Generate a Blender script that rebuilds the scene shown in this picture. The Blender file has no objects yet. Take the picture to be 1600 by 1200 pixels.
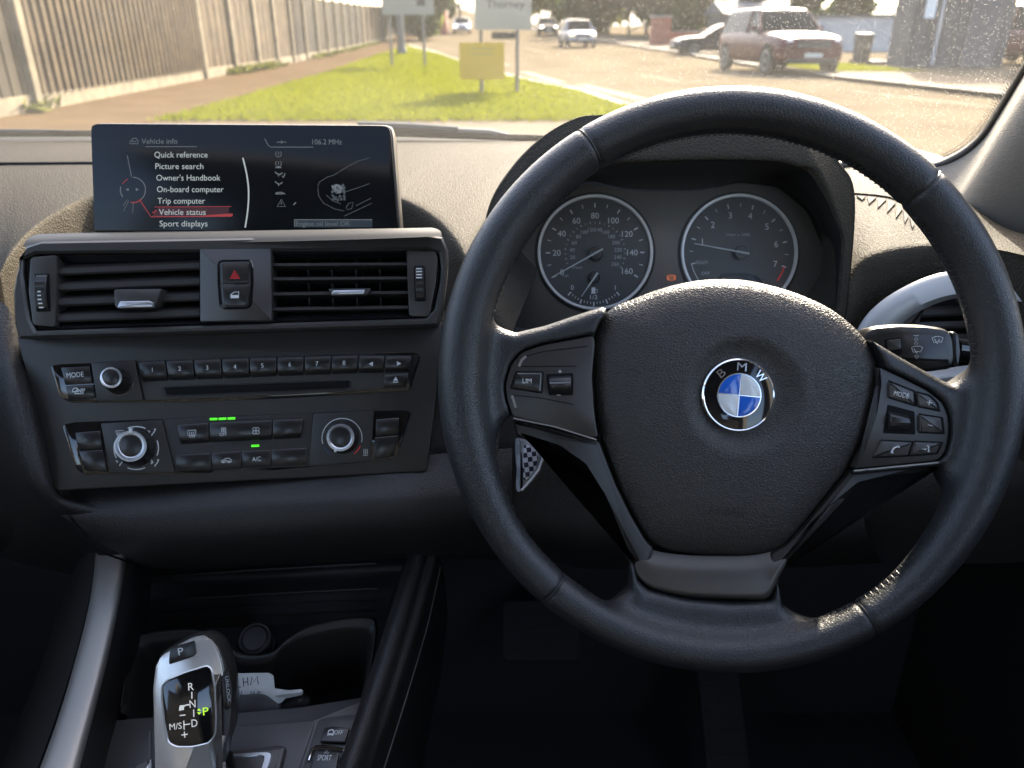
import bpy, bmesh, math, random
import numpy as np
from mathutils import Vector, Matrix
random.seed(7)
R = math.radians
scene = bpy.context.scene

# ------------------------------------------------------------------ camera, sky, sun, exposure
EYE = Vector((0, 0, 1.15)); PITCH = R(24.5); FPX = 1209.0
cam_d = bpy.data.cameras.new('camera'); cam = bpy.data.objects.new('camera', cam_d)
scene.collection.objects.link(cam); scene.camera = cam
cam.location = EYE; cam.rotation_euler = (R(90) - PITCH, 0, 0)
cam_d.sensor_width = 36; cam_d.lens = 36 * FPX / 1600
cam_d.clip_start = 0.01; cam_d.clip_end = 2000
cam_d.dof.use_dof = True; cam_d.dof.focus_distance = 0.57; cam_d.dof.aperture_fstop = 8.5

SUN_AZ, SUN_EL = R(20), R(30)          # azimuth right of straight ahead
w = bpy.data.worlds.new('World'); scene.world = w; w.use_nodes = True
nt = w.node_tree; nt.nodes.clear()
o_ = nt.nodes.new('ShaderNodeOutputWorld'); b_ = nt.nodes.new('ShaderNodeBackground'); s_ = nt.nodes.new('ShaderNodeTexSky')
s_.sky_type = 'NISHITA'; s_.sun_disc = False; s_.sun_elevation = SUN_EL; s_.sun_rotation = SUN_AZ
s_.air_density = 0.85; s_.dust_density = 4.5; s_.ozone_density = 0.6
b_.inputs['Strength'].default_value = 0.15
nt.links.new(s_.outputs[0], b_.inputs[0]); nt.links.new(b_.outputs[0], o_.inputs[0])
sd = bpy.data.lights.new('sun', 'SUN'); sun = bpy.data.objects.new('sun', sd); scene.collection.objects.link(sun)
sd.energy = 3.0; sd.angle = R(0.53); sd.color = (1.0, 0.90, 0.72)
sdir = Vector((math.sin(SUN_AZ) * math.cos(SUN_EL), math.cos(SUN_AZ) * math.cos(SUN_EL), math.sin(SUN_EL)))
sun.rotation_euler = (-sdir).to_track_quat('-Z', 'Y').to_euler()
sun.location = sdir * 60
vs = scene.view_settings
vs.view_transform = 'Standard'; vs.look = 'None'; vs.gamma = 1; vs.use_curve_mapping = False; vs.exposure = 2.62
cy = scene.cycles
cy.use_denoising = True; cy.max_bounces = 8; cy.transparent_max_bounces = 16; cy.sample_clamp_indirect = 4; cy.caustics_reflective = False; cy.caustics_refractive = False
try: cy.denoiser = 'OPENIMAGEDENOISE'
except Exception: pass

# ------------------------------------------------------------------ materials
def mat(name, col, rough=0.5, metal=0.0, spec=0.5, emit=None, estr=0.0, bumps=(), coat=0.0, noise=None, alpha=None):
    """bumps: (kind, scale or 3-scale, strength, distance_m); noise: (scale, other colour, lo, hi)"""
    m = bpy.data.materials.new(name); m.use_nodes = True
    n = m.node_tree.nodes; l = m.node_tree.links; p = n['Principled BSDF']
    p.inputs['Base Color'].default_value = (*col, 1); p.inputs['Roughness'].default_value = rough
    p.inputs['Metallic'].default_value = metal; p.inputs['Specular IOR Level'].default_value = spec
    p.inputs['Coat Weight'].default_value = coat
    if emit: p.inputs['Emission Color'].default_value = (*emit, 1); p.inputs['Emission Strength'].default_value = estr
    tc = n.new('ShaderNodeTexCoord')
    if noise:
        t = n.new('ShaderNodeTexNoise'); t.inputs['Scale'].default_value = noise[0]; t.inputs['Detail'].default_value = 5
        r = n.new('ShaderNodeMapRange'); r.inputs['From Min'].default_value = noise[2]; r.inputs['From Max'].default_value = noise[3]
        mx = n.new('ShaderNodeMix'); mx.data_type = 'RGBA'
        mx.inputs['A'].default_value = (*col, 1); mx.inputs['B'].default_value = (*noise[1], 1)
        l.new(tc.outputs['Object'], t.inputs['Vector']); l.new(t.outputs['Fac'], r.inputs['Value'])
        l.new(r.outputs[0], mx.inputs['Factor']); l.new(mx.outputs['Result'], p.inputs['Base Color'])
    prev = None
    for kind, sc, st, dist in bumps:
        mp = n.new('ShaderNodeMapping'); l.new(tc.outputs['Object'], mp.inputs[0])
        if isinstance(sc, (int, float)): sc = (sc, sc, sc)
        mp.inputs['Scale'].default_value = sc
        if kind == 'cell':       # leather grain: creased cells with bent edges
            wn = n.new('ShaderNodeTexNoise'); wn.inputs['Scale'].default_value = 0.8; wn.inputs['Detail'].default_value = 1
            wm = n.new('ShaderNodeVectorMath'); wm.operation = 'MULTIPLY_ADD'; wm.inputs[1].default_value = (1.1, 1.1, 1.1)
            l.new(mp.outputs[0], wn.inputs['Vector']); l.new(wn.outputs['Color'], wm.inputs[0]); l.new(mp.outputs[0], wm.inputs[2])
            t = n.new('ShaderNodeTexVoronoi'); t.feature = 'DISTANCE_TO_EDGE'; t.inputs['Scale'].default_value = 1; t.inputs['Randomness'].default_value = 1
            l.new(wm.outputs[0], t.inputs['Vector'])
            r = n.new('ShaderNodeMapRange'); r.interpolation_type = 'SMOOTHSTEP'; r.inputs['From Min'].default_value = 0.0; r.inputs['From Max'].default_value = 0.28
            l.new(t.outputs['Distance'], r.inputs['Value']); h = r.outputs[0]
        else:
            t = n.new('ShaderNodeTexNoise'); t.inputs['Scale'].default_value = 1; t.inputs['Detail'].default_value = 3
            l.new(mp.outputs[0], t.inputs['Vector']); h = t.outputs['Fac']
        bp = n.new('ShaderNodeBump'); bp.inputs['Strength'].default_value = st; bp.inputs['Distance'].default_value = dist
        l.new(h, bp.inputs['Height'])
        if prev: l.new(prev, bp.inputs['Normal'])
        prev = bp.outputs[0]
    if prev: l.new(prev, p.inputs['Normal'])
    return m

M = {}
M['leather'] = mat('rim_leather', (0.020, 0.0202, 0.0205), 0.37, bumps=[('cell', (560, 560, 700), 0.5, 0.00022), ('noise', 160, 0.08, 0.0005)], noise=(22, (0.024, 0.0242, 0.0245), 0.45, 0.75))
M['pad'] = mat('airbag_skin', (0.024, 0.0242, 0.0245), 0.42, bumps=[('cell', (460, 640, 460), 0.7, 0.00036), ('noise', 140, 0.2, 0.0008)])
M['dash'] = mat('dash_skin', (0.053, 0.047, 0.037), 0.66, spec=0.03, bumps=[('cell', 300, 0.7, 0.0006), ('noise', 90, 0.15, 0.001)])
M['dash_low'] = mat('lower_dash_skin', (0.015, 0.0155, 0.0165), 0.48, bumps=[('cell', 520, 0.5, 0.0004)])
M['fascia'] = mat('fascia_plastic', (0.018, 0.0185, 0.019), 0.46, bumps=[('noise', 1600, 0.25, 0.0002)])
M['fascia2'] = mat('satin_grey_plastic', (0.028, 0.029, 0.031), 0.38, bumps=[('noise', 1600, 0.2, 0.0002)])
M['slat'] = mat('vent_plastic', (0.024, 0.025, 0.028), 0.38)
M['button'] = mat('button_plastic', (0.016, 0.017, 0.019), 0.28, bumps=[('noise', 1400, 0.12, 0.0002)])
M['gloss'] = mat('piano_black', (0.006, 0.006, 0.007), 0.07, coat=0.5)
M['black'] = mat('black_plastic', (0.010, 0.010, 0.011), 0.55)
M['void'] = mat('deep_black', (0.004, 0.004, 0.004), 0.8, spec=0.2)
M['silver'] = mat('satin_silver', (0.52, 0.53, 0.55), 0.30, metal=0.85, bumps=[('noise', 2500, 0.1, 0.0001)])
M['silver_trim'] = mat('brushed_trim', (0.27, 0.255, 0.232), 0.45, metal=0.5)
M['chrome'] = mat('chrome', (0.80, 0.80, 0.80), 0.10, metal=1.0)
M['knob_silver'] = mat('knob_silver', (0.72, 0.70, 0.66), 0.24, metal=0.65)
M['roll'] = mat('vent_top_plastic', (0.018, 0.0185, 0.019), 0.55, spec=0.15)
M['shell'] = mat('spoke_plastic', (0.018, 0.0185, 0.019), 0.42)
M['pale_trim'] = mat('pale_satin_trim', (0.44, 0.44, 0.43), 0.42, metal=0.25)
M['chin'] = mat('dark_satin_metal', (0.060, 0.061, 0.062), 0.36, metal=0.3, bumps=[('noise', 2000, 0.08, 0.0001)])
M['white'] = mat('white_print', (0.62, 0.63, 0.62), 0.5)
M['dim'] = mat('grey_print', (0.40, 0.41, 0.42), 0.5)
M['red'] = mat('glowing_red_print', (0.65, 0.03, 0.04), 0.45, emit=(1, 0.03, 0.04), estr=0.025)  # faint glow put into red marks that are only printed
M['blue_print'] = mat('blue_print', (0.03, 0.05, 0.18), 0.5)
M['led'] = mat('green_led', (0.05, 0.4, 0.02), 0.4, emit=(0.10, 1.0, 0.02), estr=0.16)
M['led_off'] = mat('unlit_led', (0.05, 0.05, 0.05), 0.4)
M['button2'] = mat('wheel_key_plastic', (0.050, 0.053, 0.058), 0.32)
M['emboss'] = mat('embossed_black', (0.010, 0.010, 0.011), 0.4)
M['fascia3'] = mat('console_plastic', (0.042, 0.046, 0.054), 0.42, bumps=[('noise', 1500, 0.25, 0.0002)])
M['grip'] = mat('grip_plastic', (0.020, 0.021, 0.024), 0.34)
M['pouch'] = mat('clear_sleeve', (0.20, 0.20, 0.21), 0.22, noise=(90, (0.32, 0.32, 0.34), 0.45, 0.6))
M['pouch2'] = mat('clear_bead', (0.45, 0.44, 0.42), 0.25)
M['lit_white'] = mat('lit_white', (0.6, 0.6, 0.58), 0.5, emit=(1.0, 0.97, 0.9), estr=0.06)
M['carpet'] = mat('carpet', (0.040, 0.041, 0.043), 0.95, spec=0.1, bumps=[('noise', 900, 0.6, 0.002)])
M['trimcloth'] = mat('pillar_cloth', (0.19, 0.177, 0.152), 0.9, spec=0.2, bumps=[('noise', (160, 160, 1500), 0.9, 0.0012)])
M['headliner'] = mat('headliner', (0.20, 0.195, 0.185), 0.95, spec=0.2)
M['badge_blue'] = mat('badge_blue', (0.015, 0.11, 0.50), 0.12, coat=0.8)
M['badge_white'] = mat('badge_white', (0.62, 0.63, 0.62), 0.14, coat=0.8)
M['screen'] = mat('screen_glass', (0.007, 0.0075, 0.008), 0.18, spec=0.22)
M['scr_text'] = mat('screen_text', (0.1, 0.1, 0.1), 0.5, emit=(0.80, 0.88, 0.84), estr=0.075)
M['scr_dim'] = mat('screen_dim', (0.05, 0.05, 0.05), 0.5, emit=(0.72, 0.82, 0.85), estr=0.022)
M['scr_faint'] = mat('screen_faint', (0.03, 0.03, 0.03), 0.5, emit=(0.7, 0.8, 0.85), estr=0.008)
M['scr_red'] = mat('screen_red', (0.1, 0.01, 0.01), 0.5, emit=(1.0, 0.10, 0.09), estr=0.045)
M['scr_red2'] = mat('screen_red_dark', (0.02, 0.004, 0.004), 0.5, emit=(0.9, 0.07, 0.07), estr=0.005)
M['scr_bar'] = mat('screen_bar', (0.01, 0.012, 0.014), 0.6, emit=(0.25, 0.42, 0.5), estr=0.006)
M['lamp_orange'] = mat('lit_orange', (0.3, 0.1, 0.02), 0.5, emit=(1, 0.22, 0.06), estr=0.12)
M['p_green'] = mat('lit_green', (0.2, 0.4, 0.02), 0.5, emit=(0.55, 1.0, 0.03), estr=0.16)
M['dial'] = mat('dial_face', (0.036, 0.040, 0.046), 0.5)  # face tone raised to carry the milky glare over the instruments
M['cluster'] = mat('cluster_face', (0.085, 0.084, 0.084), 0.42)  # lightened likewise, the glare haze is put into the colour
M['paper'] = mat('tag_card', (0.60, 0.60, 0.57), 0.7, noise=(60, (0.50, 0.50, 0.47), 0.4, 0.7))
M['ink'] = mat('ink', (0.02, 0.02, 0.025), 0.6)
# warm the neutral cabin plastics a little (they are lit by blue sky)
for k_ in ('leather', 'pad', 'dash_low', 'fascia', 'fascia2', 'fascia3', 'slat', 'button', 'button2', 'shell', 'chin', 'grip', 'black', 'dial', 'cluster'):
    if k_ in M: c_ = M[k_].node_tree.nodes['Principled BSDF'].inputs['Base Color'].default_value; M[k_].node_tree.nodes['Principled BSDF'].inputs['Base Color'].default_value = (c_[0] * 1.22, c_[1] * 1.06, c_[2] * .88, 1)
# outside
M['asphalt'] = mat('asphalt', (0.140, 0.113, 0.076), 0.9, spec=0.0, noise=(0.45, (0.108, 0.088, 0.060), 0.40, 0.66), bumps=[('noise', 60, 0.4, 0.01)])
M['path'] = mat('path_tarmac', (0.092, 0.064, 0.038), 0.9, spec=0.0, noise=(1.2, (0.078, 0.056, 0.034), 0.4, 0.65), bumps=[('noise', 50, 0.4, 0.01)])
M['pave'] = mat('paving', (0.10, 0.074, 0.046), 0.9, spec=0.05, noise=(1.5, (0.085, 0.065, 0.043), 0.4, 0.6))
M['turf'] = mat('turf', (0.095, 0.104, 0.004), 0.9, spec=0.0, noise=(0.9, (0.105, 0.088, 0.020), 0.54, 0.76), bumps=[('noise', 25, 0.8, 0.05)])
M['blade'] = mat('grass_blade', (0.092, 0.102, 0.004), 0.8, spec=0.0)
def thin(m, col, f=0.5):
    '''leaves and blades let the light through from behind'''
    n = m.node_tree.nodes; l = m.node_tree.links; t = n.new('ShaderNodeBsdfTranslucent'); t.inputs[0].default_value = (*col, 1); x = n.new('ShaderNodeMixShader'); x.inputs[0].default_value = f
    l.new(n['Principled BSDF'].outputs[0], x.inputs[1]); l.new(t.outputs[0], x.inputs[2]); l.new(x.outputs[0], n['Material Output'].inputs[0])
thin(M['blade'], (0.135, 0.148, 0.006))
M['earth'] = mat('earth', (0.13, 0.115, 0.085), 0.95)
M['kerb'] = mat('kerb_concrete', (0.24, 0.22, 0.19), 0.85, noise=(3, (0.17, 0.155, 0.135), 0.4, 0.6))
M['paint'] = mat('road_paint', (0.30, 0.265, 0.20), 0.8, spec=0.0, noise=(7, (0.15, 0.125, 0.09), 0.46, 0.62))
M['wood'] = mat('weathered_wood', (0.088, 0.062, 0.035), 0.85, spec=0.1, noise=(2.5, (0.052, 0.039, 0.025), 0.38, 0.68), bumps=[('noise', (12, 12, 2), 0.4, 0.01)])
M['wood2'] = mat('grey_and_shaded_wood', (0.048, 0.039, 0.026), 0.85, spec=0.1, noise=(0.7, (0.027, 0.024, 0.020), 0.40, 0.62))
M['concrete'] = mat('concrete_post', (0.215, 0.178, 0.118), 0.85, spec=0.1, noise=(4, (0.15, 0.128, 0.09), 0.4, 0.65))
M['sign_grey'] = mat('sign_grey', (0.22, 0.205, 0.165), 0.6)
M['sign_white'] = mat('sign_back', (0.30, 0.265, 0.205), 0.6)
M['sign_yellow'] = mat('sign_yellow', (0.52, 0.31, 0.010), 0.6)
M['metal_post'] = mat('galvanised', (0.10, 0.098, 0.090), 0.6, metal=0.1)
M['brick'] = mat('red_brick', (0.30, 0.10, 0.06), 0.9, noise=(6, (0.22, 0.085, 0.055), 0.4, 0.6))
M['render'] = mat('grey_cladding', (0.072, 0.074, 0.078), 0.8, spec=0.2, noise=(0.8, (0.060, 0.062, 0.066), 0.4, 0.6))
M['render2'] = mat('pale_wall', (0.36, 0.35, 0.34), 0.8, spec=0.2, noise=(1.5, (0.31, 0.305, 0.30), 0.4, 0.6))
M['roofgrey'] = mat('slate', (0.07, 0.07, 0.075), 0.8)
M['bark'] = mat('bark', (0.07, 0.055, 0.04), 0.95)
M['leaf'] = mat('leaf_mid', (0.060, 0.072, 0.022), 0.7, spec=0.25)
M['leaf2'] = mat('leaf_dark', (0.042, 0.050, 0.022), 0.7, spec=0.25)
M['leaf3'] = mat('leaf_olive', (0.100, 0.100, 0.030), 0.7, spec=0.25)
thin(M['leaf'], (0.06, 0.08, 0.02), .35); thin(M['leaf2'], (0.04, 0.055, 0.02), .3); thin(M['leaf3'], (0.13, 0.14, 0.03), .4)
M['car_red'] = mat('paint_red', (0.050, 0.002, 0.005), 0.42, metal=0.0, spec=0.20, coat=0.10)
M['car_silver'] = mat('paint_silver', (0.26, 0.27, 0.29), 0.38, metal=0.3, spec=0.3, coat=0.2)
M['car_dark'] = mat('paint_dark', (0.014, 0.015, 0.018), 0.5, metal=0.0, spec=0.12, coat=0.05)
M['car_white'] = mat('paint_white', (0.60, 0.61, 0.62), 0.3, coat=0.7)
M['car_glass'] = mat('car_glass', (0.010, 0.013, 0.014), 0.2, spec=0.05)
M['tyre'] = mat('tyre', (0.016, 0.016, 0.016), 0.85)
M['lamp'] = mat('headlamp', (0.55, 0.57, 0.58), 0.12, spec=0.8)
M['lamp_on'] = mat('headlamp_lit', (0.7, 0.7, 0.6), 0.3, emit=(1.0, 0.93, 0.70), estr=6)
M['lamp_amber'] = mat('headlamp_amber', (0.7, 0.4, 0.1), 0.3, emit=(1.0, 0.60, 0.18), estr=2.5)
M['bin'] = mat('bin_plastic', (0.018, 0.020, 0.020), 0.6)
M['plate_y'] = mat('plate', (0.45, 0.44, 0.38), 0.5)
M['tail'] = mat('red_lens', (0.35, 0.012, 0.012), 0.3)

def glass_mat(name, dirt, specks, gr=0.02):
    """clear pane: straight-through, a mirror sheen, a thin film of dust and dirt specks that scatter light"""
    m = bpy.data.materials.new(name); m.use_nodes = True; n = m.node_tree.nodes; l = m.node_tree.links; n.clear()
    out = n.new('ShaderNodeOutputMaterial'); tr = n.new('ShaderNodeBsdfTransparent'); gl = n.new('ShaderNodeBsdfGlossy'); gl.inputs['Roughness'].default_value = gr
    # the same mirror sheen from both sides of the thin pane (Schlick)
    ge = n.new('ShaderNodeNewGeometry'); dt = n.new('ShaderNodeVectorMath'); dt.operation = 'DOT_PRODUCT'; l.new(ge.outputs['Normal'], dt.inputs[0]); l.new(ge.outputs['Incoming'], dt.inputs[1])
    ab = n.new('ShaderNodeMath'); ab.operation = 'ABSOLUTE'; l.new(dt.outputs['Value'], ab.inputs[0])
    om = n.new('ShaderNodeMath'); om.operation = 'SUBTRACT'; om.inputs[0].default_value = 1; l.new(ab.outputs[0], om.inputs[1])
    pw = n.new('ShaderNodeMath'); pw.operation = 'POWER'; pw.inputs[1].default_value = 5; l.new(om.outputs[0], pw.inputs[0])
    fr = n.new('ShaderNodeMath'); fr.operation = 'MULTIPLY_ADD'; fr.inputs[1].default_value = 0.7; fr.inputs[2].default_value = 0.03; l.new(pw.outputs[0], fr.inputs[0])
    m1 = n.new('ShaderNodeMixShader'); l.new(fr.outputs[0], m1.inputs[0]); l.new(tr.outputs[0], m1.inputs[1]); l.new(gl.outputs[0], m1.inputs[2])
    tl = n.new('ShaderNodeBsdfTranslucent'); tl.inputs['Color'].default_value = (0.9, 0.88, 0.82, 1)
    df = n.new('ShaderNodeBsdfDiffuse'); df.inputs['Color'].default_value = (0.8, 0.79, 0.75, 1)
    md = n.new('ShaderNodeMixShader'); md.inputs[0].default_value = 0.35; l.new(tl.outputs[0], md.inputs[1]); l.new(df.outputs[0], md.inputs[2])
    m2 = n.new('ShaderNodeMixShader'); l.new(m1.outputs[0], m2.inputs[1]); l.new(md.outputs[0], m2.inputs[2]); l.new(m2.outputs[0], out.inputs[0])
    tc = n.new('ShaderNodeTexCoord'); nz = n.new('ShaderNodeTexNoise'); nz.inputs['Scale'].default_value = 5; nz.inputs['Detail'].default_value = 6
    l.new(tc.outputs['Object'], nz.inputs['Vector'])
    r = n.new('ShaderNodeMapRange'); r.inputs['From Min'].default_value = 0.25; r.inputs['From Max'].default_value = 0.75; r.inputs['To Min'].default_value = dirt * 0.5; r.inputs['To Max'].default_value = dirt * 1.5
    l.new(nz.outputs['Fac'], r.inputs['Value'])
    if specks:
        v = n.new('ShaderNodeTexVoronoi'); v.inputs['Scale'].default_value = 420; l.new(tc.outputs['Object'], v.inputs['Vector'])
        a = n.new('ShaderNodeMapRange'); a.inputs['From Min'].default_value = 0.20; a.inputs['From Max'].default_value = 0.10; a.inputs['To Min'].default_value = 0; a.inputs['To Max'].default_value = specks
        l.new(v.outputs['Distance'], a.inputs['Value'])
        # specks crowd towards the driver's corner of the screen, where the blade does not reach
        sx = n.new('ShaderNodeSeparateXYZ'); l.new(tc.outputs['Object'], sx.inputs[0])
        cx = n.new('ShaderNodeMapRange'); cx.inputs['From Min'].default_value = 0.18; cx.inputs['From Max'].default_value = 0.50; cx.inputs['To Min'].default_value = 0.10
        l.new(sx.outputs['X'], cx.inputs['Value'])
        sc = n.new('ShaderNodeSeparateColor'); l.new(v.outputs['Color'], sc.inputs[0])
        lt = n.new('ShaderNodeMath'); lt.operation = 'LESS_THAN'; l.new(sc.outputs[0], lt.inputs[0]); l.new(cx.outputs[0], lt.inputs[1])
        mu = n.new('ShaderNodeMath'); mu.operation = 'MULTIPLY'; l.new(a.outputs[0], mu.inputs[0]); l.new(lt.outputs[0], mu.inputs[1])
        ad = n.new('ShaderNodeMath'); ad.operation = 'ADD'; ad.use_clamp = True; l.new(r.outputs[0], ad.inputs[0]); l.new(mu.outputs[0], ad.inputs[1])
        l.new(ad.outputs[0], m2.inputs[0])
    else: l.new(r.outputs[0], m2.inputs[0])
    return m
M['windscreen'] = glass_mat('dusty_windscreen', 0.026, 0.32)
M['lens'] = glass_mat('cluster_lens', 0.02, 0, 0.35)  # here the film imitates the milky haze over the dials
def clear_plastic():
    m = bpy.data.materials.new('checked_clear_plastic'); m.use_nodes = True; n = m.node_tree.nodes; l = m.node_tree.links; p = n['Principled BSDF']
    p.inputs['Roughness'].default_value = 0.25
    tc = n.new('ShaderNodeTexCoord'); ck = n.new('ShaderNodeTexChecker'); ck.inputs['Scale'].default_value = 260
    ck.inputs[1].default_value = (0.50, 0.50, 0.52, 1); ck.inputs[2].default_value = (0.03, 0.03, 0.045, 1)
    l.new(tc.outputs['Object'], ck.inputs[0]); l.new(ck.outputs[0], p.inputs['Base Color'])
    return m
M['checker'] = clear_plastic()

# ------------------------------------------------------------------ projection helpers: real planes at real distances
cR = Vector((1, 0, 0)); cF = Vector((0, math.cos(PITCH), -math.sin(PITCH))); cU = Vector((0, math.sin(PITCH), math.cos(PITCH)))
def ray(px, py): return cF + cR * ((px - 800) / FPX) + cU * ((600 - py) / FPX)
def P(px, py, d): return EYE + ray(px, py) * d
def gz(x, y):                                     # the road rises gently in the distance
    t = max(0.0, y - 25.0); t = min(t, 160)
    return 0.00024 * t * t
def G(px, py):                                    # point of the ground seen along a line of sight
    r = ray(px, py); t = 2.0
    for _ in range(4000):
        p = EYE + r * t
        if p.z <= gz(p.x, p.y): break
        t *= 1.004
    return p
class Frame:
    """a flat local frame (u right, v up, w towards the driver) standing at distance d"""
    def __init__(s, px, py, d, yaw=0, tilt=24.5, roll=0):
        t = R(tilt); o = P(px, py, d)
        u = Vector((1, 0, 0)); n = Vector((0, -math.cos(t), math.sin(t))); v = n.cross(u)
        q = Matrix.Rotation(R(yaw), 3, 'Z'); u = q @ u; v = q @ v; n = q @ n
        if roll:
            q = Matrix.Rotation(R(roll), 3, n); u = q @ u; v = q @ v
        s.o, s.u, s.v, s.n, s.d = o, u, v, n, d
        s.m = Matrix(((u.x, v.x, n.x, o.x), (u.y, v.y, n.y, o.y), (u.z, v.z, n.z, o.z), (0, 0, 0, 1)))
        s.s = d / FPX
    def uv(s, px, py, w=0):
        r = ray(px, py); o = s.o + s.n * w
        t = (o - EYE).dot(s.n) / r.dot(s.n); p = EYE + r * t - s.o
        return (p.dot(s.u), p.dot(s.v))
    def px(s, pts, w=0): return [s.uv(a, b, w) for a, b in pts]

def rnd(pts, r, n=4):
    """round the corners of a polygon"""
    out = []; k = len(pts)
    for i in range(k):
        a, b, c = pts[i - 1], pts[i], pts[(i + 1) % k]
        ra = r[i] if isinstance(r, (list, tuple)) else r
        la = math.hypot(a[0] - b[0], a[1] - b[1]); lc = math.hypot(c[0] - b[0], c[1] - b[1])
        if ra <= 0 or la < 1e-9 or lc < 1e-9: out.append(b); continue
        ta = min(ra / la, 0.48); tc_ = min(ra / lc, 0.48)
        p = (b[0] + (a[0] - b[0]) * ta, b[1] + (a[1] - b[1]) * ta); q = (b[0] + (c[0] - b[0]) * tc_, b[1] + (c[1] - b[1]) * tc_)
        for j in range(n + 1):
            t = j / n; out.append(((1 - t) ** 2 * p[0] + 2 * t * (1 - t) * b[0] + t * t * q[0], (1 - t) ** 2 * p[1] + 2 * t * (1 - t) * b[1] + t * t * q[1]))
    return out
def area2(p): return sum(p[i - 1][0] * p[i][1] - p[i][0] * p[i - 1][1] for i in range(len(p)))
def inset(pts, d):
    sg = 1 if area2(pts) > 0 else -1; out = []; k = len(pts)
    for i in range(k):
        a, b, c = pts[i - 1], pts[i], pts[(i + 1) % k]
        n1 = (-(b[1] - a[1]), b[0] - a[0]); n2 = (-(c[1] - b[1]), c[0] - b[0])
        l1 = math.hypot(*n1) or 1; l2 = math.hypot(*n2) or 1
        n1 = (n1[0] / l1, n1[1] / l1); n2 = (n2[0] / l2, n2[1] / l2)
        bx, by = n1[0] + n2[0], n1[1] + n2[1]; q = max(bx * bx + by * by, 0.6)
        out.append((b[0] + sg * d * 2 * bx / q, b[1] + sg * d * 2 * by / q))
    return out
def catmull(pts, n, closed=False):
    """resample a polyline of tuples/Vectors with a Catmull-Rom spline at n points"""
    p = [Vector(q) for q in pts]; k = len(p); out = []
    seg = k if closed else k - 1
    for i in range(n):
        t = i / (n if closed else (n - 1)) * seg; j = min(int(t), seg - 1); t -= j
        g = (lambda a: p[a % k]) if closed else (lambda a: p[max(0, min(k - 1, a))])
        a, b, c, d = g(j - 1), g(j), g(j + 1), g(j + 2)
        out.append(0.5 * ((2 * b) + (c - a) * t + (2 * a - 5 * b + 4 * c - d) * t * t + (3 * b - a - 3 * c + d) * t ** 3))
    return out

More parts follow.
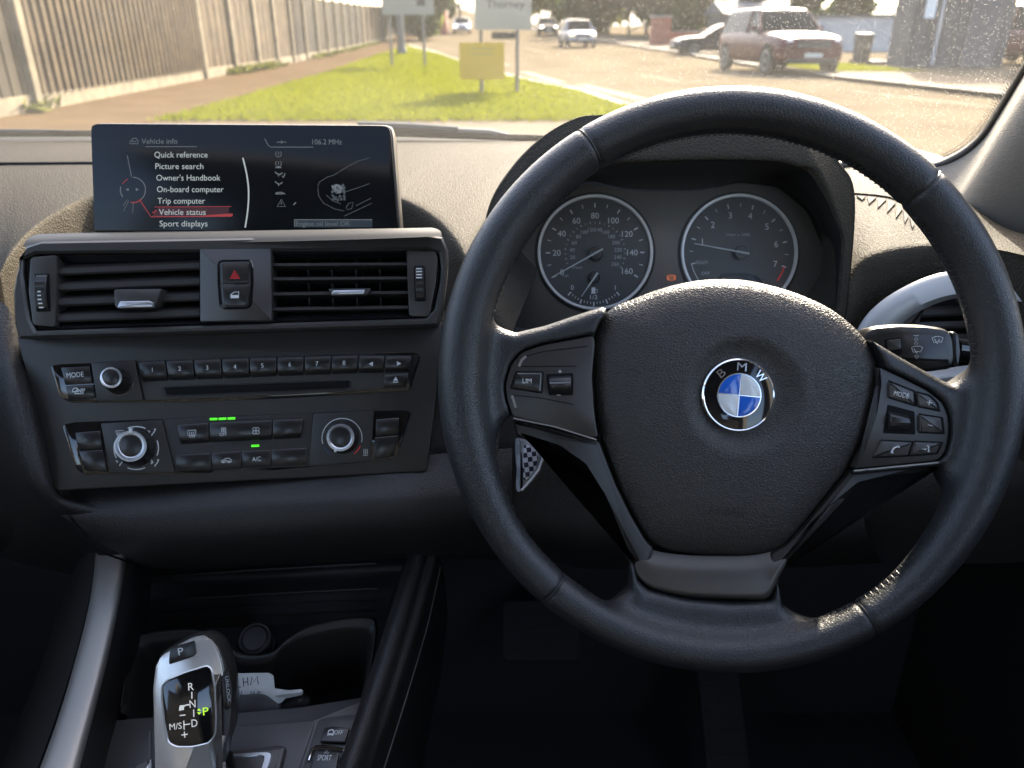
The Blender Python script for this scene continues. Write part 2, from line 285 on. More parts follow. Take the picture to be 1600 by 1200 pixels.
class MB:
    def __init__(s): s.v = []; s.f = []
    def add(s, v, f):
        o = len(s.v); s.v += [tuple(p) for p in v]; s.f += [tuple(i + o for i in q) for q in f]; return s
    def rings(s, rings, cap0=False, cap1=True):
        k = len(rings[0]); v = [p for r in rings for p in r]; f = []
        for j in range(len(rings) - 1):
            for i in range(k):
                a, b = j * k + i, j * k + (i + 1) % k; f.append((a, b, b + k, a + k))
        if cap0: f.append(tuple(range(k))[::-1])
        if cap1: f.append(tuple((len(rings) - 1) * k + i for i in range(k)))
        return s.add(v, f)
    def plate(s, pts, w0, w1, bev=0.0006, back=False):
        z = lambda p, h: [(a, b, h) for a, b in p]
        b = min(bev, abs(w1 - w0) * 0.9); sg = 1 if w1 > w0 else -1
        return s.rings([z(pts, w0), z(pts, w1 - sg * b), z(inset(pts, b * 0.3), w1 - sg * b * 0.3), z(inset(pts, b), w1)], cap0=back)
    def frame(s, outer, inner, w0, w1, bev=0.0006, wi=None, slope=0):
        """ring-shaped plate between two outlines"""
        n = max(len(outer), len(inner), 64)
        def rs(p):
            L = [0]
            for i in range(len(p)): a, b = p[i], p[(i + 1) % len(p)]; L.append(L[-1] + math.hypot(b[0] - a[0], b[1] - a[1]))
            o = []; 
            for i in range(n):
                t = L[-1] * i / n; j = 0
                while L[j + 1] < t: j += 1
                q = (t - L[j]) / max(L[j + 1] - L[j], 1e-9); a, b = p[j], p[(j + 1) % len(p)]
                o.append((a[0] + (b[0] - a[0]) * q, a[1] + (b[1] - a[1]) * q))
            return o
        ra = rs(outer)
        # match each outer point with the nearest direction on the inner outline
        inn = rs(inner); k0 = min(range(n), key=lambda i: (inn[i][0] - ra[0][0]) ** 2 + (inn[i][1] - ra[0][1]) ** 2)
        inn = inn[k0:] + inn[:k0]
        if (area2(ra) > 0) != (area2(inn) > 0): inn = [inn[0]] + inn[1:][::-1]
        z = lambda p, h: [(a, b, h) for a, b in p]; wi = w0 if wi is None else wi
        return s.rings([z(ra, w0), z(ra, w1 - bev), z(inset(ra, bev), w1), z(inset(inn, -bev), w1), z(inn, w1 - bev), z(inset(inn, slope), wi)], cap1=False)
    def lathe(s, c, prof, n=40, cap=True, cap0=False):
        """prof: (radius, w) from base to face around the point c; a third item shifts the centre"""
        rr = []
        for q in prof:
            r, w = q[0], q[1]; cx, cy = (q[2] if len(q) > 2 else c)
            rr.append([(cx + r * math.cos(6.283185 * i / n), cy + r * math.sin(6.283185 * i / n), w) for i in range(n)])
        return s.rings(rr, cap1=cap, cap0=cap0)
    def box(s, a, b):
        x0, y0, z0 = a; x1, y1, z1 = b
        return s.add([(x0, y0, z0), (x1, y0, z0), (x1, y1, z0), (x0, y1, z0), (x0, y0, z1), (x1, y0, z1), (x1, y1, z1), (x0, y1, z1)],
                     [(0, 3, 2, 1), (4, 5, 6, 7), (0, 1, 5, 4), (1, 2, 6, 5), (2, 3, 7, 6), (3, 0, 4, 7)])
    def tube(s, pts, r, n=8, closed=False):
        p = [Vector(q) for q in pts]; rr = []; k = len(p); up = Vector((0, 0, 1))
        for i in range(k):
            a = p[i - 1] if (i > 0 or closed) else p[i]; b = p[(i + 1) % k] if (i < k - 1 or closed) else p[i]
            t = (b - a).normalized(); e = t.cross(up)
            if e.length < 1e-4: e = t.cross(Vector((0, 1, 0)))
            e.normalize(); g = e.cross(t); ra = r[i] if isinstance(r, (list, tuple)) else r
            rr.append([p[i] + (e * math.cos(6.283185 * j / n) + g * math.sin(6.283185 * j / n)) * ra for j in range(n)])
        if closed: rr.append(rr[0])
        return s.rings(rr, cap0=not closed, cap1=not closed)
    def line(s, pts, wd, w, h=0.0002, closed=False):
        """a thin raised line on a frame"""
        k = len(pts); L = []; Rr = []
        for i in range(k):
            a = pts[i - 1] if (i > 0 or closed) else pts[i]; b = pts[(i + 1) % k] if (i < k - 1 or closed) else pts[i]
            dx, dy = b[0] - a[0], b[1] - a[1]; l = math.hypot(dx, dy) or 1; nx, ny = -dy / l * wd / 2, dx / l * wd / 2
            L.append((pts[i][0] + nx, pts[i][1] + ny)); Rr.append((pts[i][0] - nx, pts[i][1] - ny))
        ww = w if callable(w) else (lambda a, b: w)
        v = [(a, b, ww(a, b) + h) for a, b in L] + [(a, b, ww(a, b) + h) for a, b in Rr] + [(a, b, ww(a, b)) for a, b in L] + [(a, b, ww(a, b)) for a, b in Rr]
        f = []
        for i in range(k if closed else k - 1):
            j = (i + 1) % k; f += [(i, j, k + j, k + i), (i, 2 * k + i, 2 * k + j, j), (k + i, k + j, 3 * k + j, 3 * k + i)]
        return s.add(v, f)
    def text(s, body, c, cap, w, width=None, rot=0, h=0.0002, slant=0):
        """lettering with cap height `cap`, fitted to `width`, centred on c"""
        cu = bpy.data.curves.new('t', 'FONT'); cu.body = body; cu.size = 1; cu.resolution_u = 3; cu.offset = 0.0
        ob = bpy.data.objects.new('t', cu); me = bpy.data.meshes.new_from_object(ob)
        v = [x.co.copy() for x in me.vertices]; fs = [tuple(q.vertices) for q in me.polygons]
        bpy.data.objects.remove(ob); bpy.data.curves.remove(cu); bpy.data.meshes.remove(me)
        if not v: return s
        x0 = min(q.x for q in v); x1 = max(q.x for q in v); sc = cap / 0.70
        sx = (width / (x1 - x0)) if width else sc; cx = (x0 + x1) / 2
        cr, sr = math.cos(R(rot)), math.sin(R(rot)); ww = w if callable(w) else (lambda a, b: w)
        out = []
        for q in v:
            a, b = (q.x - cx) * sx, (q.y - 0.35) * sc; a += b * slant
            p = (c[0] + a * cr - b * sr, c[1] + a * sr + b * cr); out.append((p[0], p[1], ww(*p) + h))
        return s.add(out, fs)
    def loft(s, rows, nu=40, nv=None):
        """smooth sheet through rows of world points"""
        rs = [catmull(r, nu) for r in rows]
        if nv: 
            cols = [catmull([r[i] for r in rs], nv) for i in range(nu)]; rs = [[cols[i][j] for i in range(nu)] for j in range(nv)]
        k = nu; v = [p for r in rs for p in r]; f = []
        for j in range(len(rs) - 1):
            for i in range(k - 1): a = j * k + i; f.append((a, a + 1, a + 1 + k, a + k))
        return s.add(v, f)
    def build(s, name, m, parent=None, world=False, smooth=40, recalc=True):
        me = bpy.data.meshes.new(name)
        v = s.v
        if world and parent is not None:
            inv = parent.matrix_basis.inverted(); v = [inv @ Vector(p) for p in v]
        me.from_pydata([tuple(p) for p in v], [], s.f); me.materials.append(m)
        if recalc:
            bm = bmesh.new(); bm.from_mesh(me); bmesh.ops.remove_doubles(bm, verts=bm.verts, dist=1e-6)
            bmesh.ops.recalc_face_normals(bm, faces=bm.faces); bm.to_mesh(me); bm.free()
        if smooth:
            me.shade_smooth(); me.set_sharp_from_angle(angle=R(smooth))
        o = bpy.data.objects.new(name, me); scene.collection.objects.link(o)
        if parent is not None: o.parent = parent
        return o
def tag(o, label=None, cat=None, group=None, kind=None):
    for k, x in (('label', label), ('category', cat), ('group', group), ('kind', kind)):
        if x: o[k] = x
    return o
def thing(name, label, cat, frame=None, loc=None, rz=0, group=None):
    o = bpy.data.objects.new(name, None); scene.collection.objects.link(o); o.empty_display_size = 0.02
    if frame is not None: o.matrix_basis = frame.m
    elif loc is not None: o.location = loc; o.rotation_euler = (0, 0, rz); o.matrix_basis = Matrix.Translation(Vector(loc)) @ Matrix.Rotation(rz, 4, 'Z')
    return tag(o, label, cat, group)
def sdf_mesh(fn, lo, hi, st):
    """surface nets over a distance field; returns vertices and quads"""
    ax = [np.arange(lo[i], hi[i] + st, st) for i in range(3)]
    X, Y, Z = np.meshgrid(*ax, indexing='ij'); D = fn(X, Y, Z); S = D < 0; nx, ny, nz = D.shape
    acc = np.zeros((nx - 1, ny - 1, nz - 1, 3)); cnt = np.zeros((nx - 1, ny - 1, nz - 1))
    for a in range(3):
        for b in (0, 1):
            for c in (0, 1):
                off = [0, 0, 0]; o2 = [i for i in range(3) if i != a]; off[o2[0]] = b; off[o2[1]] = c
                sl = lambda e: tuple(slice(off[i] + (e if i == a else 0), off[i] + (e if i == a else 0) + (D.shape[i] - 1)) for i in range(3))
                A, B = D[sl(0)], D[sl(1)]; cr = (A < 0) != (B < 0)
                t = np.where(cr, A / np.where(cr, A - B, 1), 0)
                for i in range(3):
                    acc[..., i] += np.where(cr, off[i] + (t if i == a else 0), 0)
                cnt += cr
    idx = np.full(cnt.shape, -1); act = cnt > 0; idx[act] = np.arange(act.sum())
    ijk = np.argwhere(act); v = np.array(lo) + (ijk + acc[act] / cnt[act][:, None]) * st
    fs = []
    for a in range(3):
        b, c = [(1, 2), (2, 0), (0, 1)][a]
        sl0 = [slice(1, -1)] * 3; sl0[a] = slice(0, -1); sl1 = list(sl0); sl1[a] = slice(1, None)
        cr = S[tuple(sl0)] != S[tuple(sl1)]; e = np.argwhere(cr); 
        if not len(e): continue
        base = e.copy()
        for i in range(3):
            if i != a: base[:, i] += 1
        flip = S[tuple(base.T)]
        def cell(db, dc):
            q = base.copy(); q[:, b] -= db; q[:, c] -= dc; return idx[tuple(q.T)]
        q = np.stack([cell(0, 0), cell(1, 0), cell(1, 1), cell(0, 1)], 1); q[~flip] = q[~flip][:, ::-1]
        fs.append(q)
    return v.tolist(), np.concatenate(fs).tolist()
def sd_poly(pts, X, Y):
    """signed distance to a polygon in the plane"""
    d = np.full(X.shape, 1e9); s = np.ones(X.shape); n = len(pts)
    for i in range(n):
        a, b = pts[i], pts[i - 1]; ex, ey = b[0] - a[0], b[1] - a[1]; wx, wy = X - a[0], Y - a[1]
        t = np.clip((wx * ex + wy * ey) / (ex * ex + ey * ey), 0, 1); bx, by = wx - ex * t, wy - ey * t
        d = np.minimum(d, bx * bx + by * by)
        c1 = Y >= a[1]; c2 = Y < b[1]; c3 = ex * wy > ey * wx
        s = np.where((c1 & c2 & c3) | (~c1 & ~c2 & ~c3), -s, s)
    return s * np.sqrt(d)
def smin(a, b, k): h = np.clip(0.5 + 0.5 * (b - a) / k, 0, 1); return b * (1 - h) + a * h - k * h * (1 - h)
def extr(d2, Z, zc, h, r):
    a = d2 + r; b = np.abs(Z - zc) - h + r
    return np.minimum(np.maximum(a, b), 0) + np.hypot(np.maximum(a, 0), np.maximum(b, 0)) - r
def circ(c, r, n=32, a0=0, a1=360):
    return [(c[0] + r * math.cos(R(a0 + (a1 - a0) * i / n)), c[1] + r * math.sin(R(a0 + (a1 - a0) * i / n))) for i in range(n + (0 if abs(a1 - a0) >= 360 else 1))]
# ------------------------------------------------------------------ the setting outside
def sheet(name, m, lx, rx, y0, y1, dz, n=60, kind='structure', nx=1):
    """strip of ground between two edges x(y)"""
    mb = MB(); v = []; f = []
    for i in range(n + 1):
        y = y0 + (y1 - y0) * (i / n) ** 1.6; a, b = lx(y), rx(y)
        for j in range(nx + 1):
            x = a + (b - a) * j / nx; v.append((x, y, gz(x, y) + dz))
    k = nx + 1
    for i in range(n):
        for j in range(nx): q = i * k + j; f.append((q, q + 1, q + 1 + k, q + k))
    mb.add(v, f); o = mb.build(name, m, smooth=60)
    return tag(o, kind=kind)
def interp(pts):
    pts = sorted(pts)
    def fn(y):
        if y <= pts[0][0]: return pts[0][1]
        for (a, b), (c, d) in zip(pts, pts[1:]):
            if y <= c: return b + (d - b) * (y - a) / (c - a)
        (a, b), (c, d) = pts[-2], pts[-1]; return d + (d - b) / (c - a) * (y - c)
    return fn
gl_ = interp([(2, -4.6), (11.4, -4.8), (16, -5.0), (23, -5.35), (34, -6.1), (48, -6.9), (60, -7.6)])
gr_ = interp([(8, 4.0), (11, 2.6), (13.8, 1.75), (17, 1.35), (20, .5), (23, -.2), (34, -2.2), (46, -4.4), (58, -7.3)])
fx_ = interp([(-5, -6.6), (12.8, -7.4), (21.6, -8.0), (75, -10.7), (120, -13.5)])
kr_ = interp([(-5, 10.5), (10, 9.6), (16, 9.0), (22, 8.3), (44, 8.6), (60, 7.4), (90, 3.4), (150, -6)])
sheet('ground', M['earth'], lambda y: -160, lambda y: 160, -20, 420, -0.02, n=80, nx=8)
sheet('road', M['asphalt'], lambda y: gr_(y) if y < 58 else -7.6 - (y - 58) * .06, kr_, -8, 170, 0.0, n=90, nx=3)
sheet('path', M['path'], fx_, gl_, 2, 120, 0.03, n=60, nx=2)
sheet('kerb', M['kerb'], lambda y: kr_(y) - .0, lambda y: kr_(y) + .16, -5, 150, 0.11, n=80)
sheet('pavement', M['pave'], lambda y: kr_(y) + .16, lambda y: kr_(y) + 3.4, -5, 150, 0.10, n=80, nx=2)
sheet('forecourt', M['asphalt'], lambda y: kr_(y) + 3.4, lambda y: kr_(y) + 30, -5, 110, 0.05, n=50, nx=4)
sheet('verge_kerb', M['kerb'], lambda y: gr_(y) - .02, lambda y: gr_(y) + .14, 8.5, 57, 0.07, n=60)
sheet('crossover', M['pave'], lambda y: -4.8, lambda y: 1.0 + (11.6 - y) * .3, 7.5, 11.6, 0.036, n=8)
sheet('verge', M['turf'], gl_, lambda y: max(gr_(y) - .02, gl_(y) + .02), 11.3, 58, 0.06, n=70, nx=12)
# grass blades on the verge: uncountable, one object
mb = MB(); rg = random.Random(3); v = []; f = []
for i in range(42000):
    y = 11.3 - abs(rg.gauss(0, .18)) if i % 14 == 0 else 11.3 + 32 * rg.random() ** 1.8; a, b = gl_(y) - abs(rg.gauss(0, .07)), gr_(y) + .02
    if b <= a: continue
    x = a + (b - a) * rg.random(); h = rg.uniform(.025, .065); q = rg.uniform(0, 6.28); lx, ly = rg.gauss(0, .03), rg.gauss(0, .03)
    wd = .008 + .0005 * y; c, s = math.cos(q) * wd, math.sin(q) * wd; z = gz(x, y) + .055; k = len(v)
    v += [(x - c, y - s, z), (x + c, y + s, z), (x + lx, y + ly, z + h)]; f.append((k, k + 1, k + 2))
mb.add(v, f); tag(mb.build('grass', M['blade'], smooth=0, recalc=False), kind='stuff')
# weeds along the fence foot
mb = MB(); v = []; f = []
for (y0, y1, n_) in ((23.5, 29.5, 420), (12.3, 13.0, 30), (36, 60, 600)):
    for i in range(n_):
        y = rg.uniform(y0, y1); x = fx_(y) + abs(rg.gauss(.12, .14)); h = rg.uniform(.06, .26); q = rg.uniform(0, 6.28); wd = rg.uniform(.02, .06)
        c, s = math.cos(q) * wd, math.sin(q) * wd; z = .03 + gz(x, y); k = len(v); lx, ly = rg.gauss(0, .08), rg.gauss(0, .08)
        v += [(x - c, y - s, z + h * .4), (x + lx, y + ly, z + h * .1), (x + c, y + s, z + h * .5), (x + lx * 2, y + ly * 2, z + h)]; f.append((k, k + 1, k + 2, k + 3))
mb.add(v, f); tag(mb.build('weeds', M['leaf3'], smooth=0, recalc=False), kind='stuff')
# worn edge dashes of the carriageway
def dash(y0, x0, y1, x1, wd):
    mb = MB(); n = 8; v = []; f = []
    for i in range(n + 1):
        t = i / n; x, y = x0 + (x1 - x0) * t, y0 + (y1 - y0) * t; v += [(x - wd / 2, y, gz(x, y) + .004), (x + wd / 2, y, gz(x, y) + .004)]
        if i: k = 2 * i - 2; f.append((k, k + 1, k + 3, k + 2))
    return tag(mb.add(v, f).build('road_marking', M['paint'], smooth=0), kind='structure')
for a in ((26, .35, 20.3, 1.22, .34), (19.6, 1.62, 15.2, 2.42, .34), (13.9, 2.75, 10.5, 3.6, .34), (36, -1.0, 31, -.2, .34), (17.5, 7.2, 13.5, 8.0, .14), (24, 3.7, 21, 4.2, .12), (52, 1.0, 46, 1.8, .14)): dash(*a)

# fence
fe = thing('boundary_fence', 'tall weathered timber fence with pale concrete posts along the path', 'fence', loc=(-8, 20, 0))
def fseg(y0, y1, x_off, z0, z1, th=.04):
    a = Vector((fx_(y0) + x_off, y0, 0)); b = Vector((fx_(y1) + x_off, y1, 0)); return a, b
def boards(y0, y1, n_, m, name, deep=.030):
    mb = MB(); a, b = fseg(y0, y1, 0, 0, 0); d = (b - a) / n_; nr = Vector((d.y, -d.x, 0)).normalized()
    for i in range(n_):
        p = a + d * i; q = a + d * (i + .80); t = deep * (1 if i % 2 else .35) + rg.uniform(0, .006); z0 = gz(p.x, p.y) + .26; z1 = z0 + 2.2 + rg.uniform(-.015, .015)
        c = [p, q, q + nr * t, p + nr * t]
        mb.add([(k.x, k.y, z0) for k in c] + [(k.x, k.y, z1) for k in c], [(0, 3, 2, 1), (4, 5, 6, 7), (0, 1, 5, 4), (1, 2, 6, 5), (2, 3, 7, 6), (3, 0, 4, 7)])
    c = [a - nr * .03, b - nr * .03, b - nr * .005, a - nr * .005]; z0, z1 = gz(a.x, a.y) + .2, gz(b.x, b.y) + .2
    mb.add([(c[0].x, c[0].y, z0), (c[1].x, c[1].y, z1), (c[2].x, c[2].y, z1), (c[3].x, c[3].y, z0)] + [(c[0].x, c[0].y, z0 + 2.2), (c[1].x, c[1].y, z1 + 2.2), (c[2].x, c[2].y, z1 + 2.2), (c[3].x, c[3].y, z0 + 2.2)],
           [(0, 3, 2, 1), (4, 5, 6, 7), (0, 1, 5, 4), (1, 2, 6, 5), (2, 3, 7, 6), (3, 0, 4, 7)])
    mb.build(name, m, fe, world=True, smooth=0)
def gravel(y0, y1):
    mb = MB(); a, b = fseg(y0, y1, 0, 0, 0); nr = Vector((b.y - a.y, a.x - b.x, 0)).normalized() * .04; z0, z1 = gz(a.x, a.y), gz(b.x, b.y)
    c = [(a, z0), (b, z1), (b + nr, z1), (a + nr, z0)]
    mb.add([(p.x, p.y, z) for p, z in c] + [(p.x, p.y, z + .27) for p, z in c], [(0, 3, 2, 1), (4, 5, 6, 7), (0, 1, 5, 4), (1, 2, 6, 5), (2, 3, 7, 6), (3, 0, 4, 7)])
    mb.build('gravel_board', M['concrete'], fe, world=True, smooth=0)
def post(y, wd=.12):
    x = fx_(y); z = gz(x, y); MB().box((x - .04, y - wd / 2, z - .1), (x + .11, y + wd / 2, z + 2.55)).build('fence_post', M['concrete'], fe, world=True, smooth=0)
boards(6.0, 12.6, 44, M['wood2'], 'fence_panel', .02); gravel(6, 12.6); boards(12.8, 21.5, 66, M['wood'], 'fence_panel', .075); gravel(12.8, 21.5)  # first bay takes the darker wood to stand for boards in shade
post(12.7, .16); post(21.65, .2); y = 21.8
while y < 92:
    y2 = y + 2.75; boards(y, y2 - .1, 9, M['wood2'] if int(y) % 3 else M['wood'], 'fence_panel', .02); gravel(y, y2 - .1); post(y2 - .05, .14); y = y2

# signs on posts
def signpost(px_posts, base_y, name, label, boards_, rad, top_y=-60, m='metal_post'):
    g = [G(a, base_y) for a in px_posts]; c = sum(g, Vector()) / len(g); t = thing(name, label, 'sign', loc=c); d = (g[0] - EYE).dot(cF)
    yv = c.y
    def at(px, py):                              # on the upright plane the sign stands in
        r = ray(px, py); s = (yv - EYE.y) / r.y; p = EYE + r * s; return p.x, p.z
    for q in g:
        _, zt = at(800, top_y); MB().tube([(q.x, yv, q.z - .2), (q.x, yv, zt)], rad, 10).build('post', M[m], t, world=True)
    for (x0, y0, x1, y1, mm, nm, off) in boards_:
        a, zb = at(x0, y1); b, zt = at(x1, y0)
        f = Frame(800, 600, 1); pts = rnd([(a, zb), (b, zb), (b, zt), (a, zt)], .04)
        o = MB(); z = lambda p, y: [(q[0], y, q[1]) for q in p]
        o.rings([z(pts, yv - off + .012), z(pts, yv - off - .012)], cap0=True); o.build(nm, M[mm], t, world=True, smooth=30)
    return t, at, yv
signpost((613, 664), 106, 'road_sign', 'grey signboard on two thin posts beyond the grass near the fence', [(598, -42, 676, 23, 'sign_grey', 'sign_board', .07), (652, -8, 664, 9, 'bin', 'symbol', .087)], .045)
t, at, yv = signpost((753, 808), 149, 'name_sign', 'pale rectangular place-name board on two dark posts in the grass', [(742, -46, 831, 47, 'sign_white', 'sign_board', .06), (768, 50, 806, 61, 'bin', 'crossbar', -.02)], .036, top_y=-20)
mb = MB(); fr = Matrix(((1, 0, 0), (0, 0, -1), (0, 1, 0)))
mb.text('Thorney', (0, 0), .145, 0, width=.72)
a, z = at(790, 6); mb.v = [(a + p[0], yv - .075, z + p[1]) for p in mb.v]; mb.build('lettering', M['ink'], t, world=True, smooth=0, recalc=False)
t, at, yv = signpost((753,), 149.6, 'notice_board', 'square yellow notice fixed to the left post of the pale board', [(719, 66, 788, 124, 'sign_yellow', 'sign_board', .05)], .030, top_y=63)
mb = MB()
for (yy, wd) in ((76, .5), (84, .42)):
    a, z = at(753, yy); mb.box((a - wd / 2, yv - .064, z - .012), (a + wd / 2, yv - .0625, z + .012))
mb.build('faded_lettering', mat('yellow_faded', (.36, .27, .06), .6), t, world=True, smooth=0)
# pole behind the grey sign
p = G(628, 86); t = thing('utility_pole', 'stout grey pole standing on the verge behind the grey signboard', 'pole', loc=p)
MB().tube([(p.x, p.y, p.z - .3), (p.x, p.y, p.z + 8)], [.19, .14], 14).build('shaft', M['metal_post'], t, world=True)
MB().lathe((0, 0), [(.23, 0), (.23, .35), (.19, .42)], 16).build('collar', M['metal_post'], t)

# trees
def tree(px, base_py, dist_scale, width, height, trunk_h, kinds, label, n=900, name='tree', seed=1, size=.50, loc=None):
    rg = random.Random(seed); g = loc or G(px, base_py); t = thing(name, label, 'tree', loc=g, group='trees and bushes beyond the road')
    tr = MB(); tr.tube([(0, 0, -.2), (.05, 0, trunk_h * .5), (0, .1, trunk_h), (.1, 0, height * .7)], [height * .03, height * .024, height * .018, .03], 8)
    for i in range(6):
        a = rg.uniform(0, 6.28); h = rg.uniform(trunk_h * .7, height * .6); r = width * rg.uniform(.25, .42)
        tr.tube([(0, 0, h), (math.cos(a) * r * .5, math.sin(a) * r * .5, h + height * .1), (math.cos(a) * r, math.sin(a) * r, h + height * .22)], [height * .012, height * .008, .02], 6)
    tr.build('trunk', M['bark'], t)
    cl = [(Vector((rg.gauss(0, .26) * width, rg.gauss(0, .26) * width, trunk_h + (height - trunk_h) * (.12 + .8 * rg.random() ** .9))), rg.uniform(.12, .24) * width) for _ in range(16)]
    bs = {k: ([], []) for k in kinds}
    for i in range(int(n * 1.5)):
        c, r = cl[i % 16]; k = kinds[(i % 16) % len(kinds)]; v, f = bs[k]
        d = Vector((rg.gauss(0, 1), rg.gauss(0, 1), rg.gauss(0, 1))).normalized() * r * rg.random() ** .45; p = c + d
        if p.z < .1: continue
        e = Vector((rg.gauss(0, 1), rg.gauss(0, 1), rg.gauss(0, 1))).normalized(); h = e.orthogonal().normalized() * size * rg.uniform(.5, 1.1); e = e.cross(h).normalized() * size * rg.uniform(.5, 1.1)
        q = len(v); v += [p - h - e * .5, p + h * .2 - e, p + h + e * .4, p - h * .3 + e]; f.append((q, q + 1, q + 2, q + 3))
    for k, (v, f) in bs.items():
        o = MB().add(v, f).build('crown', M[k], t, smooth=0, recalc=False); o['kind'] = 'stuff'
    return t
def far(px, y): d = None; r = ray(px, 45); s = (y) / r.y; q = EYE + r * s; return Vector((q.x, y, gz(q.x, y)))
tree(0, 0, 0, 7, 9, 1, ['leaf2'], 'tall dark tree at the far end of the fence beside the name board', 2600, seed=2, loc=far(719, 96))
tree(0, 0, 0, 6, 5.5, .6, ['leaf', 'leaf3'], 'low olive tree above the oncoming cars, left of the larger trees', 1800, seed=3, loc=far(842, 120))
tree(0, 0, 0, 9, 5.0, .5, ['leaf3', 'leaf'], 'sunlit olive tree just right of the far dark car', 2200, seed=4, loc=far(900, 112))
tree(0, 0, 0, 8.5, 8.5, .5, ['leaf3', 'leaf', 'leaf2'], 'broad yellow-green tree behind the silver car', 3200, seed=5, loc=far(950, 86))
tree(0, 0, 0, 7.5, 9, .4, ['leaf2', 'leaf'], 'dense dark green tree left of the brick pillar', 3600, seed=6, loc=far(1010, 78))
tree(0, 0, 0, 6.5, 6.5, .3, ['leaf2', 'leaf'], 'dark bushy tree between the broad yellow-green tree and the dense dark one', 2600, seed=15, loc=far(982, 82))
tree(0, 0, 0, 4.5, 5.5, .8, ['leaf', 'leaf3'], 'smaller green tree between the brick pillar and the red car', 1500, seed=8, loc=far(1085, 72))
tree(0, 0, 0, 5.2, 3.9, .5, ['leaf2', 'leaf'], 'thin dark bush showing above the pale wall', 1400, seed=9, loc=far(1320, 60))
tree(0, 0, 0, 2.4, 4.4, 1.2, ['leaf', 'leaf2'], 'slim tree rising behind the roof of the red car', 500, seed=10, loc=far(1168, 66))
tree(0, 0, 0, 5, 6.5, .4, ['leaf', 'leaf3'], 'bushy tree overhanging the far end of the fence behind the grey signboard', 1800, seed=12, loc=far(655, 70))

# buildings, walls
def block(name, label, cat, x0, x1, y0, y1, z1, m, z0=0):
    t = thing(name, label, cat, loc=((x0 + x1) / 2, y0, gz((x0 + x1) / 2, y0)))
    MB().box((x0, y0, z0 + t.location.z - .3), (x1, y1, z1 + t.location.z)).build('wall', m, t, world=True, smooth=0); return t
t = block('clad_building', 'tall grey clad building with a downpipe beside the forecourt', 'building', 13.35, 16.7, 28.5, 29.9, 6.2, M['render'])
for k in range(7): MB().box((13.5 + k * .45, 28.455, .35), (13.53 + k * .45, 28.5, 6.1)).build('cladding_rib', M['render'], t, world=True, smooth=0)
MB().tube([(14.25, 28.42, .1), (14.25, 28.42, 6.1)], .06, 10).build('downpipe', M['render2'], t, world=True)
MB().box((13.25, 28.35, 6.2), (16.8, 30.0, 6.4)).build('roof', M['roofgrey'], t, world=True, smooth=0)
f = MB().box((13.70, 28.44, 1.55), (14.03, 28.5, 4.2)).build('window', M['car_white'], t, world=True, smooth=0)
MB().box((13.74, 28.43, 1.6), (13.99, 28.46, 4.15)).build('pane', M['lamp'], f, smooth=0); f.children[0].location = (0, 0, 0)
f.children[0].data.transform(t.matrix_basis.inverted())
MB().box((15.2, 28.43, .05), (16.3, 28.5, 2.3)).build('door', M['roofgrey'], t, world=True, smooth=0)
t = block('yard_wall', 'long pale grey wall of a unit behind the red car', 'building', 16.5, 24.5, 46, 52, 1.75, M['render2'], z0=.3)
MB().box((16.3, 45.9, 1.75 + t.location.z), (24.7, 52.1, 1.87 + t.location.z)).build('roof', M['render'], t, world=True, smooth=0)
t = block('low_shed', 'low shed with dark roof behind the bonnet of the parked dark car', 'building', 15.5, 21.5, 62, 68, 2.0, M['render'])
mb = MB(); z = t.location.z; mb.add([(15.2, 61.6, z + 2), (21.8, 61.6, z + 2), (21.8, 68.4, z + 2), (15.2, 68.4, z + 2), (15.2, 65, z + 2.9), (21.8, 65, z + 2.9)], [(0, 1, 5, 4), (2, 3, 4, 5), (0, 4, 3), (1, 2, 5), (0, 3, 2, 1)])
mb.build('roof', M['roofgrey'], t, world=True, smooth=0)
p = far(1032, 57); t = thing('brick_pillar', 'square red brick pillar by the far pavement', 'pillar', loc=p); MB().box((-.62, -.4, -.2), (.62, .4, 1.75)).build('shaft', M['brick'], t, smooth=0); MB().box((-.7, -.48, 1.75), (.7, .48, 1.87)).build('cap', M['kerb'], t, smooth=0)
p = far(1060, 58); t = thing('brick_wall', 'low red brick wall right of the brick pillar', 'wall', loc=p); MB().box((-.75, -.15, -.2), (1.6, .15, .85)).build('wall', M['brick'], t, smooth=0); MB().box((-.8, -.2, .85), (1.65, .2, .93)).build('coping', M['kerb'], t, smooth=0)
p = far(690, 84); t = thing('brick_hut', 'red brick building end beyond the fence by the dark tree', 'building', loc=p); MB().box((-1.3, -.3, -.2), (.5, 2, 3.6)).build('wall', M['brick'], t, smooth=0); MB().box((-1.5, -.5, 3.6), (.7, 2.2, 3.8)).build('roof', M['roofgrey'], t, smooth=0)
p = G(1343, 102); t = thing('wheelie_bin', 'black wheeled bin at the edge of the forecourt', 'bin', loc=p, rz=R(20))
q = MB(); rr = [[(-.18, -.20, .08), (.18, -.20, .08), (.18, .20, .08), (-.18, .20, .08)], [(-.22, -.26, 1.0), (.22, -.26, 1.0), (.22, .26, 1.0), (-.22, .26, 1.0)]]; q.rings(rr, cap0=True).build('body', M['bin'], t, smooth=20)
q = MB(); q.rings([[(-.25, -.29, 1.0), (.25, -.29, 1.0), (.25, .31, 1.0), (-.25, .31, 1.0)], [(-.22, -.26, 1.07), (.22, -.26, 1.07), (.22, .29, 1.1), (-.22, .29, 1.1)]], cap0=True).build('lid', M['bin'], t, smooth=20)
MB().box((-.08, -.262, .55), (.08, -.22, .75)).build('number_sticker', M['sign_grey'], t, smooth=0)
